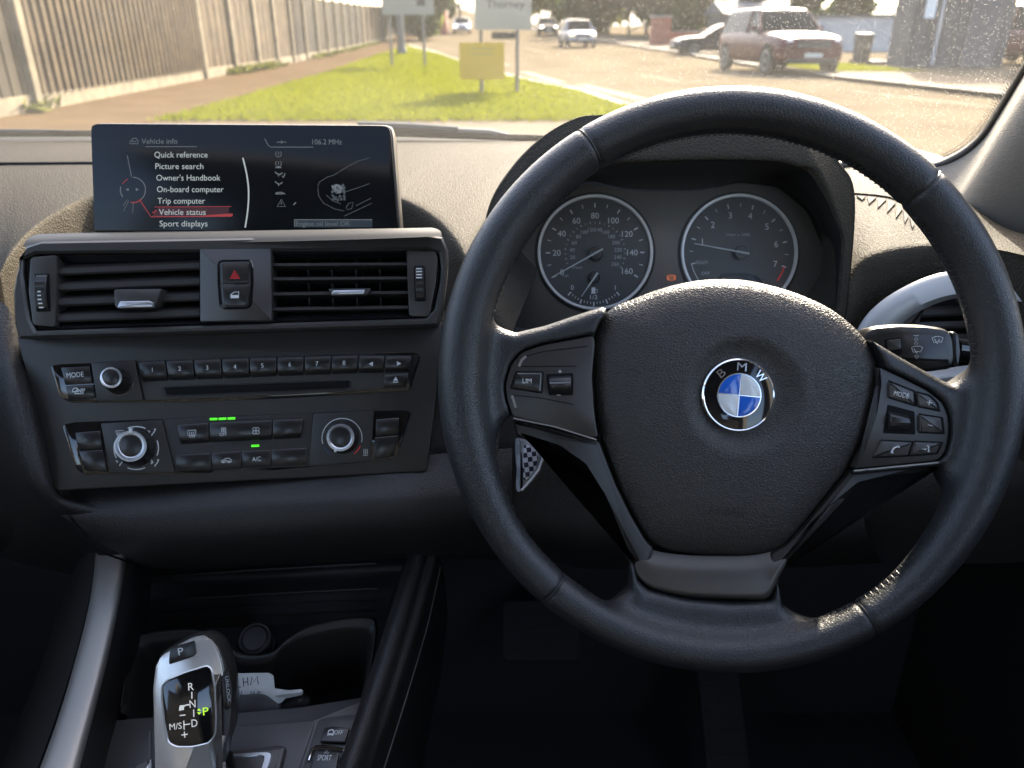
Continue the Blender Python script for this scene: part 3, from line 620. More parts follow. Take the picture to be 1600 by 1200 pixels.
for s in (-1, 1):
    w_ = MB().lathe((0, 0), [(.1, -.03), (.1, .03)], 16, cap0=True); w_.v = [(s * .21 + c * .9, .22 + a, .1 + b) for a, b, c in w_.v]; w_.build('wheel', M['tyre'], t)
p = G(1372, 103); t = thing('planter_tub', 'low black planter tub on the grass by the bin', 'tub', loc=p); MB().lathe((0, 0), [(.42, 0), (.46, .18), (.40, .2), (.38, .12)], 20).build('bowl', M['bin'], t)
sheet('forecourt_grass', M['turf'], lambda y: 8.9 + (y - 24) * .02, lambda y: 12.0, 24, 30, 0.12, n=8)

# cars
def car(label, paint, pos, heading, L=4.3, W=1.8, H=1.45, zb=.95, hood=1.1, boot=.25, tall=False, lamps='lamp', name='parked_car', ww=.31, plate=True, cat='car', group=None):
    """heading: the compass angle (radians from +x) the nose points to"""
    t = thing(name, label, cat, loc=pos, rz=heading, group=group); h = L / 2; gc = .20 if not tall else .28
    st = [(-h, gc + .15, zb - .12, .80), (-h + .08, gc + .02, zb - .02, .92), (-h + .5, gc, zb + .0, .99), (-.4, gc, zb, 1.0), (h - hood - .3, gc, zb - .01, 1.0), (h - hood * .55, gc, zb - .06, .98), (h - .22, gc + .02, zb - .15, .93), (h - .04, gc + .08, zb - .25, .84), (h, gc + .16, zb - .36, .76)]
    rows = []
    for x, z0, z1, k in st:
        hw = W / 2 * k; d = z1 - z0
        half = [(hw * .80, z0), (hw * .97, z0 + d * .12), (hw, z0 + d * .45), (hw * .985, z0 + d * .72), (hw * .93, z0 + d * .94), (hw * .80, z1), (hw * .4, z1 + .025), (0, z1 + .03)]
        rows.append([(x, y, z) for y, z in half] + [(x, -y, z) for y, z in half[::-1][1:]])
    MB().loft(rows, 40, 40).rings([rows[0]], cap0=True, cap1=False).rings([rows[-1]], cap0=True, cap1=False).build('body', M[paint], t, smooth=50)
    rb, rf = -h + boot, h - hood                     # glasshouse: rear and front at belt
    gs = [(rb, zb - .03, .88, zb), (rb + (.22 if tall else .5), zb, .82, H - .06), (rb + 1.0, zb, .80, H), (rf - 1.1, zb, .80, H), (rf - (.62 if tall else .8), zb, .80, H - .06), (rf, zb - .04, .88, zb - .02)]
    rows = []
    for x, z0, k, z1 in gs:
        b_, t_ = W / 2 * .93, W / 2 * k * (.93 if z1 > zb + .1 else 1.05)
        rows.append([(x, b_, zb - .05), (x, (b_ * .5 + t_ * .5), (zb - .05 + z1) / 2), (x, t_, max(z1 - .04, zb - .045)), (x, t_ * .8, z1), (x, 0, z1 + .02), (x, -t_ * .8, z1), (x, -t_, max(z1 - .04, zb - .045)), (x, -(b_ * .5 + t_ * .5), (zb - .05 + z1) / 2), (x, -b_, zb - .05)])
    MB().loft(rows, 30, 30).build('window_glass', M['car_glass'], t, smooth=50)
    rr = [[(x, y, z + .012) for x, y, z in (r[3], r[4], r[5])] for r in rows[1:5]]; q = MB()
    rr = [[(p[0][0], p[0][1] * 1.22, p[0][2] - .02), p[0], p[1], p[2], (p[2][0], p[2][1] * 1.22, p[2][2] - .02)] for p in rr]; q.loft(rr, 16, 14).build('roof', M[paint], t, smooth=60)
    for s in (-1, 1):
        k = 2 if s > 0 else 6
        for nm, a, b in (('pillar', rows[5][k], rows[4][k]), ('pillar', rows[0][k], rows[1][k]), ('pillar', (-.15, s * W / 2 * .93, zb - .05), (-.2, s * W / 2 * .755, H - .04))):
            MB().tube([a, b], .045, 6).build(nm, M[paint], t)
        MB().rings([[(rf - .35 + dx, s * (W / 2 * .93 + dy), zb + .02 + dz) for dx, dz in ((-.06, 0), (.06, 0), (.04, .13), (-.05, .13))] for dy in (0, .19)], cap0=True).build('mirror', M[paint], t, smooth=30)
        for x, nm in ((h - .82, 'front'), (-h + .82, 'rear')):
            wb = MB().lathe((0, 0), [(ww + .045, 0), (ww + .045, .012)], 24); wb.v = [(x + a, s * (W / 2 * .985 + .004 + c), ww + .02 + b) for a, b, c in wb.v]; wb.build('wheel_arch', M['void'], t)
            wq = MB().lathe((0, 0), [(ww - .03, -.2), (ww, -.17), (ww, -.02), (ww - .03, .008), (ww - .1, .010)], 26, cap0=True); wq.v = [(x + a, s * (W / 2 * .985 + .012 + c), ww + b) for a, b, c in wq.v]; wo = wq.build('wheel', M['tyre'], t)
            ri = MB().lathe((0, 0), [(ww - .09, .0), (ww - .1, .014), (ww * .3, .004), (.06, .018)], 26); ri.v = [(x + a, s * (W / 2 * .985 + .012 + c), ww + b) for a, b, c in ri.v]; ri.build('rim', M['metal_post'], wo)
        hz = zb - .30; hl = MB().lathe((0, 0), [(.17, -.06), (.17, .0), (.11, .06), (.02, .075)], 20); hl.v = [(h - .10 + c, s * W / 2 * .66 + a * 1.15, hz + b * .62) for a, b, c in hl.v]; hl.build('headlight', M[lamps], t)
        tl = MB().box((-h - .005, s * W / 2 * .74 - .14, zb - .36), (-h + .12, s * W / 2 * .74 + .14, zb - .12)); tl.build('tail_light', M['tail'], t, smooth=0)
    MB().box((h - .06, -W * .24, zb - .42), (h + .015, W * .24, zb - .24)).build('grille', M['black'], t, smooth=0)
    for k in (0, 1): MB().box((h - .01, -W * .235, zb - .375 + k * .07), (h + .022, W * .235, zb - .355 + k * .07)).build('grille_bar', M['metal_post'], t, smooth=0)
    MB().rings([[(h - .12, y, gc + .02 + z) for y, z in ((-W * .40, 0), (W * .40, 0), (W * .43, .16), (-W * .43, .16))], [(h + .03, y, gc + .04 + z) for y, z in ((-W * .33, 0), (W * .33, 0), (W * .36, .12), (-W * .36, .12))]]).build('bumper', M['black'], t, smooth=20)
    if plate: MB().box((h + .028, -.26, gc + .2), (h + .04, .26, gc + .31)).build('number_plate', M['plate_y'], t, smooth=0)
    return t
def gp(px, py): p = G(px, py); p.z = gz(p.x, p.y); return p
c = gp(1208, 113); c.z += .01
car('dark red estate-shaped car driving towards us on the right of the road', 'car_red', c, R(-83), 4.85, 2.02, 1.76, 1.14, 1.55, .1, True, name='red_car', ww=.38)
c = far(902, 55); car('silver car with amber lit lamps coming down the road', 'car_silver', c, math.atan2(-c.y, -c.x) + R(10), 4.3, 1.85, 1.62, 1.0, 1.2, .1, True, 'lamp_amber', name='silver_car', group='cars coming down the road')
c = far(855, 84); car('dark car with bright headlights, farthest of the oncoming cars', 'car_dark', c, math.atan2(-c.y, -c.x) + R(4), 4.3, 1.85, 1.55, .95, lamps='lamp_on', name='oncoming_car', group='cars coming down the road')
c = gp(1118, 86); car('dark saloon parked side-on behind the red car', 'car_dark', c, R(184), 4.4, 1.8, 1.38, .88, 1.3, .4, name='parked_car')
c = far(722, 88); car('white car with bright lamps half hidden at the end of the fence', 'car_white', c, math.atan2(-c.y, -c.x), 4.2, 1.8, 1.5, .95, lamps='lamp_on', name='parked_car')
c = Vector((18.5, 30.5, .1)); car('red van half seen at the right edge beside the grey clad building', 'car_red', c, R(100), 4.6, 1.9, 1.9, 1.15, .9, .05, True, name='parked_van', cat='van')
# ------------------------------------------------------------------ the car we sit in: shell, windscreen, pillar
cb = thing('car_cabin', 'dark inside of the car: floor, door skins and pale roof lining around the driver', 'car body', loc=(-.23, 0, .2))
def wbox(a, b, name, m, par=cb): return MB().box(a, b).build(name, m, par, world=True, smooth=0)
wbox((-1.0, -1.7, .16), (.58, 1.5, .20), 'floor', M['carpet'])
wbox((-1.0, 1.22, .20), (.58, 1.26, .985), 'bulkhead', M['carpet']); wbox((-1.0, .87, .20), (.58, .885, .95), 'dash_light_block', M['carpet'])  # second panel is unseen, added to keep sunlight off the console side
wbox((-1.06, -1.7, .20), (-1.0, 1.26, .98), 'door', M['dash_low']); wbox((.58, -1.7, .20), (.64, 1.26, .98), 'door', M['dash_low'])
for x0, x1 in ((-1.05, -1.0), (.58, .63)): wbox((x0, -1.7, .98), (x1, -.85, 1.48), 'rear_quarter', M['headliner']); wbox((x0, -.32, .98), (x1, -.16, 1.48), 'door_pillar', M['headliner'])
wbox((-1.0, -1.76, .20), (.58, -1.7, 1.02), 'rear_bulkhead', M['carpet'])
wbox((-.95, -1.5, 1.47), (.53, .22, 1.52), 'roof', M['headliner'])
# seats below the eye, they keep stray light out of the footwells
for x0, x1 in ((-.86, -.36), (-.12, .40)): wbox((x0, -.60, .30), (x1, .02, .50), 'seat', M['carpet']); wbox((x0, -.60, .45), (x1, -.42, 1.12), 'seat_back', M['carpet']); wbox((x0 + .12, -.60, 1.13), (x1 - .12, -.48, 1.34), 'headrest', M['carpet'])

ws = thing('windscreen', 'dusty curved windscreen with a black seal around its edge', 'windscreen', loc=(-.23, 1.0, 1.0))
seal_r = [(1180, 247, 1.12), (1330, 255, 1.00), (1440, 257, .935), (1487, 246, .905), (1528, 217, .875), (1560, 170, .835), (1602, 100, .775), (1665, -5, .695), (1730, -115, .62), (1800, -240, .54)]
sr = [P(*q) for q in seal_r]
base = [Vector((-1.0, .88, 1.02)), Vector((-.75, 1.08, 1.012)), Vector((-.23, 1.205, 1.006)), Vector((.15, 1.13, 1.006)), sr[0], sr[1], sr[2]]
top = [Vector((-.92, .18, 1.49)), Vector((-.7, .25, 1.50)), Vector((-.23, .30, 1.51)), Vector((.1, .28, 1.51)), Vector((.25, .24, 1.50)), Vector((.38, .2, 1.50)), sr[9]]
mid = [base[i] * .5 + top[i] * .5 + Vector((0, .03, .03)) for i in range(6)] + [sr[6]]
q1 = [base[i] * .75 + top[i] * .25 + Vector((0, .02, .02)) for i in range(6)] + [sr[4]]
MB().loft([base, q1, mid, top], 60, 24).build('glass', M['windscreen'], ws, world=True, smooth=80)
sl = catmull(sr, 90)
# black seal band: follows the glass edge towards the driver's corner
sb = MB(); rows = []
for i, q in enumerate(seal_r[0:]):
    nxt = seal_r[min(i + 1, 9)]; prv = seal_r[max(i - 1, 0)]; dx, dy = nxt[0] - prv[0], nxt[1] - prv[1]; l = math.hypot(dx, dy); nx, ny = dy / l, -dx / l
    if ny > 0 and i < 4: pass
    nx, ny = -nx, -ny                                # outwards (right / down)
    th = 11 if i > 2 else 9
    rows.append([P(q[0] - nx * th * .4, q[1] - ny * th * .4, q[2] + .006), P(q[0], q[1], q[2] - .001), P(q[0] + nx * th * .8, q[1] + ny * th * .8, q[2] - .002), P(q[0] + nx * th * 1.1, q[1] + ny * th * 1.1, q[2] + .008)])
sb.loft(rows, 8, 90).build('seal', M['black'], ws, world=True, smooth=60)
# dotted ceramic edge
dots = MB()
for i, q in enumerate(catmull([Vector(s) for s in seal_r[2:8]], 150)):
    j = min(i + 1, 149)
    for k in range(2):
        s = 1.15 - k * .35; c = P(q.x - 7.5 - k * 5.5 + (3 if i % 2 else 0), q.y - 3.5 - k * 2, q.z + .004); e = cR * .00075 * s; g = cU * .00075 * s
        dots.add([c + (e * math.cos(a) + g * math.sin(a)) for a in (0, 1.05, 2.09, 3.14, 4.19, 5.24)], [(0, 1, 2, 3, 4, 5)])
dots.build('dotted_edge', M['black'], ws, world=True, smooth=0)

pt = thing('pillar_trim', 'pale woven-look trim of the windscreen pillar on the driver side', 'pillar trim', loc=P(1560, 300, .8))
rows = []
for k_, q in enumerate([(1270, 252, 1.06), (1390, 258, .965)] + seal_r[2:]):
    s0 = P(q[0] + 6, q[1] + 4, q[2] - .003); f_ = 1.0 if k_ > 2 else .75
    p1 = s0 + Vector((-.025, -.030, -.031)) * f_; p2 = s0 + Vector((-.055, -.066, -.068)) * f_; p3 = p2 + Vector((.004, -.030, -.032)); p4 = p3 + Vector((.045, -.045, -.045)); p5 = p4 + Vector((.10, -.02, -.06))
    rows.append([s0, p1, p2, p3, p4, p5])
MB().loft(rows, 30, 60).build('trim', M['trimcloth'], pt, world=True, smooth=80)
# scuttle and wiper outside the glass
sc = thing('scuttle_panel', 'black scuttle panel along the foot of the windscreen', 'panel', loc=(-.23, 1.3, .95))
rows = [[P(x, y0 + (2 if 640 < x else 0), 1.30) for x in (-320, -60, 140, 420, 640, 820, 1000, 1200)] for y0 in (203, 211)] + [[P(x, 224, 1.24) for x in (-320, -60, 140, 420, 640, 820, 1000, 1200)]]
rows[0] = [p + Vector((0, .10, -.035)) for p in rows[0]]
MB().loft(rows, 40, 10).build('panel', M['void'], sc, world=True, smooth=60)
wp = thing('wiper', 'grey wiper arm and blade lying along the foot of the windscreen', 'wiper', loc=P(720, 205, 1.22))
MB().tube([P(560, 196, 1.235), P(640, 199, 1.235), P(716, 204, 1.235)], [.007, .008, .008], 8).build('arm', M['bin'], wp, world=True)
MB().tube([P(712, 205, 1.235), P(765, 207, 1.235), P(802, 213, 1.235)], [.006, .006, .003], 8).build('tip', M['metal_post'], wp, world=True)
MB().tube([P(-100, 209, 1.232), P(300, 208, 1.235), P(560, 207, 1.235), P(855, 216, 1.235)], .0055, 6).build('blade', M['void'], wp, world=True)
MB().tube([P(-100, 205, 1.232), P(60, 206, 1.232), P(140, 208, 1.235)], .0045, 6).build('rubber', M['tyre'], wp, world=True)

# ------------------------------------------------------------------ dashboard body
da = thing('dashboard', 'grained dark dashboard with an arched scoop around the screen', 'dashboard', loc=(-.1, .9, .85))
E = [(-420, 560, .50), (-230, 500, .55), (-90, 470, .58), (-25, 468, .60), (-6, 440, .61), (14, 398, .635), (52, 355, .68), (98, 325, .725), (150, 305, .77), (260, 288, .80), (390, 285, .81), (510, 290, .80), (590, 298, .78), (640, 314, .76), (684, 340, .715), (714, 372, .665), (735, 408, .63), (760, 450, .61), (800, 520, .60)]
eb = [P(*q) for q in E]
n = 110; ee = catmull(eb, n)
B = [P(x, 220, 1.225) for x in (-760, -400, -150, 0, 120, 260, 400, 520, 640, 720, 780, 830, 880, 930)]
bb = catmull(B, n)
rows = []
def hump(p, t): return p
for t in (0, .12, .25, .38, .5, .62, .74, .84, .92, .97, 1.0):
    r = []
    for a, b in zip(bb, ee):
        p = a.lerp(b, t); lift = .004 * math.sin(min(1, t) * math.pi)
        r.append(Vector((p.x, p.y, p.z + lift)))
    rows.append(r)
# the edge rolls over and falls into the scoop around the screen
cen = P(385, 470, .70)
def inward(p, k, dz):
    d = Vector((cen.x - p.x, 0, 0)); d = Vector((math.copysign(.45, d.x) * min(1, abs(d.x) / .25), -.85, 0)); return Vector((p.x, p.y, p.z)) + d * k + Vector((0, 0, dz))
for k, dz in ((.003, -.0008), (.0065, -.004), (.009, -.010), (.014, -.03), (.02, -.06), (.026, -.10)): rows.append([inward(p, k, dz) for p in ee])
mb = MB(); k = n
for r in rows: mb.v += [tuple(p) for p in r]
mb.f = [(j * k + i, j * k + i + 1, (j + 1) * k + i + 1, (j + 1) * k + i) for j in range(len(rows) - 1) for i in range(k - 1)]
mb.build('top_pad', M['dash'], da, world=True, smooth=70)
# seam across the passenger side of the pad
sm = MB(); pts = []
for x in (-300, -150, -40, 40, 140, 300):
    pass
def onpad(px, py, lift=.004):                     # the point of the pad seen at a line of sight
    k = len(bb); u = np.linspace(0, k - 1, 12 * k); a_ = np.array([tuple(p) for p in bb]); e_ = np.array([tuple(p) for p in ee])
    a_ = np.stack([np.interp(u, np.arange(k), a_[:, c]) for c in range(3)], 1); e_ = np.stack([np.interp(u, np.arange(k), e_[:, c]) for c in range(3)], 1)
    t = np.linspace(0, 1, 240)[:, None, None]; p = a_[None] * (1 - t) + e_[None] * t; p[..., 2] += lift * np.sin(t[..., 0] * math.pi)
    q = p - np.array(tuple(EYE)); d = q @ np.array(tuple(cF)); x = 800 + q @ np.array(tuple(cR)) / d * FPX - px; y = 600 - q @ np.array(tuple(cU)) / d * FPX - py
    m = np.unravel_index(np.argmin(x * x + y * y), x.shape); return Vector(p[m])
MB().tube([onpad(x, y) + Vector((0, 0, .0008)) for x, y in ((-420, 258), (-250, 257.5), (-120, 257), (20, 257), (80, 256.5), (140, 256), (200, 257))], .0022, 8).build('pad_seam', M['void'], da, world=True)
# the scoop floor under the screen
rows = [[P(x, y, d) for x in (-20, 80, 200, 390, 580, 680, 770)] for y, d in ((300, .86), (340, .78), (372, .70), (400, .62))]
rows = [[p + Vector((0, 0, -.06)) for p in r] for r in rows]
MB().loft(rows, 20, 12).build('scoop_floor', M['dash'], da, world=True, smooth=80)
# driver side: hump by the pillar, with defroster slot
E2 = [(1296, 560, .66), (1308, 500, .66), (1318, 455, .66), (1334, 420, .665), (1360, 398, .665), (1400, 387, .665), (1450, 383, .66), (1510, 384, .64), (1570, 392, .61), (1640, 410, .575), (1740, 440, .53)]
B2 = [(1150, 400, .82), (1180, 340, .90), (1215, 300, .97), (1260, 276, 1.01), (1330, 262, .995), (1400, 262, .95), (1450, 275, .91), (1500, 300, .865), (1560, 350, .79), (1640, 380, .68), (1740, 410, .60)]
ee = catmull([P(*q) for q in E2], 70); bb = catmull([P(*q) for q in B2], 70); rows = []
for t in (0, .2, .4, .6, .75, .86, .93, .98, 1.0): rows.append([a.lerp(b, t) + Vector((0, 0, .006 * math.sin(t * math.pi))) for a, b in zip(bb, ee)])
for kx, ky, dz in ((.002, -.003, -.001), (.004, -.006, -.004), (.006, -.008, -.010), (.012, -.010, -.03), (.02, -.012, -.06), (.03, -.014, -.11), (.03, -.01, -.17)): rows.append([p + Vector((kx, ky, dz)) for p in ee])
mb = MB(); k = 70
for r in rows: mb.v += [tuple(p) for p in r]
mb.f = [(j * k + i, j * k + i + 1, (j + 1) * k + i + 1, (j + 1) * k + i) for j in range(len(rows) - 1) for i in range(k - 1)]
mb.build('side_pad', M['dash'], da, world=True, smooth=70)
# defroster grille: dark wedge slots between pale ribs
dv = MB()
for tri_ in ([(1339, 309), (1352, 309.5), (1347, 315)], [(1355, 310), (1369, 311), (1357, 321)], [(1371, 312.5), (1384, 314.5), (1371, 327)], [(1387, 316), (1399, 319.5), (1385.5, 334)], [(1400, 323), (1410, 329), (1399, 343)], [(1411, 332), (1419, 340), (1413, 351)], [(1421, 343), (1428, 352), (1425, 360)]):
    q_ = [onpad(x, y, .006) for x, y in tri_]; dv.rings([[p + Vector((0, 0, -.001)) for p in q_], [p + Vector((0, 0, .0020)) for p in q_]], cap0=True)
dv.build('defroster_grille', M['void'], da, world=True, smooth=0)
MB().tube([onpad(x, y, .006) + Vector((0, 0, .0006)) for x, y in ((1330, 303), (1350, 304), (1370, 306), (1390, 309), (1412, 318), (1432, 334))], .0011, 6).build('defroster_edge', M['void'], da, world=True)
# passenger side front of the dash, mostly outside the picture
rows = [[P(*q) for q in r] for r in (
    [(-560, 600, .50), (-420, 560, .505), (-230, 505, .555), (-100, 478, .585), (-30, 470, .605)],
    [(-580, 640, .49), (-440, 600, .495), (-240, 545, .545), (-110, 520, .58), (-20, 520, .60)],
    [(-580, 760, .51), (-440, 740, .52), (-240, 700, .56), (-110, 680, .59), (0, 660, .605)],
    [(-560, 900, .56), (-420, 880, .58), (-230, 850, .61), (-90, 830, .63), (60, 800, .63)],
    [(-500, 960, .66), (-380, 940, .68), (-200, 900, .70), (-60, 880, .71), (100, 860, .70)])]
MB().loft(rows, 40, 30).build('glovebox_panel', M['dash_low'], da, world=True, smooth=80)
# left bolster beside the stack
rows = [[P(*q) for q in r] for r in (
    [(-60, 440, .60), (-25, 455, .60), (-4, 468, .602), (12, 480, .602), (22, 495, .604), (30, 500, .612)],
    [(-120, 520, .62), (-55, 540, .59), (0, 545, .585), (22, 545, .59), (34, 548, .597), (42, 548, .606)],
    [(-150, 640, .64), (-60, 620, .60), (10, 610, .575), (38, 610, .58), (52, 612, .59), (58, 612, .602)],
    [(-140, 740, .66), (-20, 710, .60), (28, 690, .575), (52, 690, .577), (68, 692, .586), (74, 692, .60)],
    [(-90, 810, .68), (10, 770, .61), (46, 755, .582), (66, 752, .58), (82, 756, .588), (88, 760, .60)],
    [(0, 870, .70), (60, 828, .63), (80, 800, .60), (92, 788, .592), (100, 782, .594), (112, 780, .60)],
    [(120, 900, .73), (130, 868, .68), (140, 845, .64), (150, 820, .61), (160, 805, .60), (170, 795, .602)])]
MB().loft(rows, 24, 50).build('bolster', M['dash_low'], da, world=True, smooth=80)
# lower dash under the climate panel, rolling away underneath
rows = [[P(*q) for q in r] for r in (
    [(60, 745, .622), (200, 740, .62), (400, 728, .62), (600, 716, .62), (700, 708, .625), (800, 700, .64)],
    [(80, 792, .605), (200, 785, .600), (400, 774, .598), (600, 764, .602), (700, 758, .612), (800, 750, .63)],
    [(105, 812, .603), (200, 812, .596), (400, 800, .594), (600, 790, .598), (700, 786, .610), (800, 780, .63)],
    [(150, 845, .612), (220, 848, .604), (400, 838, .600), (600, 826, .605), (700, 822, .618), (800, 815, .64)],
    [(200, 872, .635), (260, 876, .628), (400, 868, .625), (600, 856, .628), (700, 852, .64), (800, 845, .66)],
    [(220, 885, .67), (280, 888, .665), (400, 880, .66), (600, 868, .665), (700, 866, .67), (800, 860, .69)],
    [(230, 890, .74), (290, 890, .73), (400, 884, .73), (600, 874, .73), (700, 870, .74), (800, 866, .75)])]
MB().loft(rows, 40, 40).build('lower_panel', M['dash_low'], da, world=True, smooth=80)
sm = MB(); sm.tube([P(105, 786, .6035), P(112, 812, .601), P(132, 842, .606), (P(165, 865, .612)), P(206, 880, .636)], .0009, 6).build('panel_joint', M['void'], da, world=True)
MB().tube([P(660, 762, .6065), P(654, 790, .605), P(645, 822, .612), P(636, 850, .632)], .0008, 6).build('panel_joint', M['void'], da, world=True)
# column shroud and knee panel under the wheel, driver's side
rows = [[P(*q) for q in r] for r in (
    [(670, 500, .66), (760, 500, .665), (830, 515, .67), (950, 530, .68), (1150, 540, .68), (1300, 530, .68)],
    [(668, 620, .65), (760, 620, .655), (860, 640, .66), (950, 650, .66), (1150, 660, .66), (1320, 640, .67)],
    [(662, 740, .645), (760, 740, .655), (860, 760, .66), (950, 770, .66), (1150, 780, .66), (1340, 760, .67)],
    [(655, 830, .66), (760, 840, .67), (860, 850, .68), (950, 860, .68), (1150, 860, .68), (1360, 850, .69)],
    [(650, 870, .74), (760, 875, .76), (860, 880, .78), (950, 890, .78), (1150, 890, .78), (1380, 880, .78)])]
MB().loft(rows, 40, 30).build('knee_panel', M['dash_low'], da, world=True, smooth=80)
rows = [[P(*q) for q in r] for r in (
    [(1290, 500, .70), (1340, 470, .70), (1420, 450, .70), (1520, 440, .69), (1640, 430, .66)],
    [(1290, 620, .71), (1340, 620, .71), (1420, 620, .71), (1520, 620, .70), (1660, 600, .67)],
    [(1310, 760, .70), (1360, 760, .70), (1440, 760, .70), (1540, 750, .69), (1680, 740, .66)],
    [(1330, 860, .74), (1380, 870, .74), (1460, 880, .74), (1560, 880, .73), (1700, 870, .70)])]
MB().loft(rows, 24, 20).build('knee_panel', M['dash_low'], da, world=True, smooth=80)

# fascia that holds the radio and the climate panel
S = Frame(365, 650, .600, yaw=5)
fa = thing('centre_fascia', 'matt black fascia plate around the radio and heater controls', 'fascia', S)
fo = rnd(S.px([(24, 525), (692, 506), (688, 560), (680, 640), (667, 737), (85, 767), (70, 715), (48, 610), (30, 545)]), .004)
MB().plate(fo, -.03, 0, .0015).build('plate', M['fascia'], fa)

# ------------------------------------------------------------------ screen
D = Frame(383, 276, .672)
sc_ = thing('infotainment_display', 'wide black screen on the dash showing the vehicle info menu', 'display', D)
o = rnd(D.px([(145, 362), (139, 206), (140, 190), (610, 193), (615, 205), (627, 362)]), [.002, .009, .011, .011, .009, .002], 6)
MB().plate(o, -.016, -.001, .0035, back=True).build('housing', M['fascia2'], sc_)
oi = rnd(D.px([(148, 361), (142.5, 206), (144, 194), (606, 196.5), (611, 206), (622, 361)]), [.002, .008, .009, .009, .008, .002], 6)
scr = MB().plate(oi, -.0012, .0006, .0005).build('screen', M['screen'], sc_)
MB().box((-.05, -.08, -.05), (.05, -.03, -.014)).build('mount', M['black'], sc_, smooth=0)
k = D.s
tx = MB()
for s, x0, y, wd in (('Quick reference', 242, 242, 83), ('Picture search', 243.5, 260, 75), ("Owner's Handbook", 245, 278, 100), ('On-board computer', 246, 296, 104), ('Trip computer', 247, 314, 74), ('Vehicle status', 249, 331.5, 73), ('Sport displays', 250, 349.5, 75)):
    tx.text(s, D.uv(x0 + wd / 2, y), 9.2 * k, .0007, wd * k)
tx.build('menu_text', M['scr_text'], scr, smooth=0, recalc=False)
MB().text('Engine oil level OK', D.uv(505.5, 349.8), 7.6 * k, .0008, 85 * k).build('status_line', M['scr_dim'], scr, smooth=0, recalc=False)
MB().text('106.2 MHz', D.uv(511.5, 222), 8.2 * k, .0007, 46 * k).build('radio_frequency', M['scr_dim'], scr, smooth=0, recalc=False)
tx = MB(); tx.text('Vehicle info', D.uv(250, 221), 8.2 * k, .0007, 56 * k)
tx.line([D.uv(x, y) for x, y in ((414, 217), (420, 228), (424, 230.3), (490, 230.3))], 1.0 * k, .0007).line([D.uv(433, 222.5), D.uv(448, 222.5)], 1 * k, .0007).line([D.uv(440.5, 220), D.uv(440.5, 225)], 1.2 * k, .0007)
tx.line([D.uv(228, 229.6), D.uv(308, 229.6)], .8 * k, .0007)
tx.line([D.uv(460, 343.6), D.uv(582, 343.6)], 1.2 * k, .0007).line([D.uv(460.5, 343.6), D.uv(460.5, 355)], 1 * k, .0007)
tx.build('page_header', M['scr_dim'], scr, smooth=0, recalc=False); tx = MB()
# car outline icon
tx.line(D.px([(203, 225), (204, 220.5), (207, 219.5), (208.5, 216.5), (213.5, 216.5), (215, 219.5), (216.5, 220.5), (216.8, 225)]), .9 * k, .0007, closed=True).line(D.px([(206, 221.5), (214, 221.5)]), .8 * k, .0007)
for y, sy in ((241, 1), (256, 1)):
    tx.line(circ(D.uv(435.5, y), 4.6 * k, 14, 120, 420), .8 * k, .0007).line(D.px([(435.5, y - 3), (435.5, y + 1.5)]), 1 * k, .0007)
tx.line(D.px([(431, 262), (440, 262)]), 2 * k, .0007)
for y in (272, 287): tx.line(D.px([(430, y - 3), (434, y), (438, y + 1), (442, y - 2)]), 1.6 * k, .0007).line(D.px([(435, y), (436, y + 4)]), 1.6 * k, .0007)
tx.line(D.px([(441, 275), (443, 278), (446, 271)]), 1.5 * k, .0007)
tx.line(D.px([(431, 303), (434, 301), (441, 301), (446, 303), (431, 303.5)]), 1.3 * k, .0007)
tx.line(D.px([(440, 312), (446.5, 323), (433.5, 323)]), 1 * k, .0007, closed=True).line(D.px([(440, 315.5), (440, 320)]), 1 * k, .0007)
tx.line(D.px([(459, 320.5), (463, 316.5)]), 1.8 * k, .0007)
tx.build('check_icons', M['scr_dim'], scr, smooth=0, recalc=False)
tx = MB(); tx.line(catmull([D.uv(x, y) + (0,) for x, y in ((380, 247), (386, 273), (389, 300), (387.5, 330), (383.5, 356))], 24), 2.2 * k, .0007)
tx.v = [(a, b, c) for a, b, c in tx.v]; tx.build('scroll_bar', M['scr_text'], scr, smooth=0, recalc=False)
tx = MB(); tx.line(circ(D.uv(208.5, 297), 19.5 * k, 40, -55, 90), 1.2 * k, .0007).line(circ(D.uv(208.5, 297), 19.5 * k, 30, 165, 215), 1.4 * k, .0007)
tx.line(D.px([(206.5, 277), (202.5, 258), (199.5, 243)]), .9 * k, .0007)
tx.add([(*D.uv(x, y), .0009) for x, y in ((197, 296.5), (202, 294), (202, 299))], [(0, 1, 2)]).add([(*D.uv(x, y), .0009) for x, y in ((218, 296.5), (213, 294), (213, 299))], [(0, 2, 1)])
for a, b in (((194, 330), (202, 314)), ((193, 322), (200, 312)), ((208, 334), (209, 318))): tx.line(D.px([a, b]), .6 * k, .0007)
tx.build('controller_drawing', M['scr_dim'], scr, smooth=0, recalc=False); tx = MB()
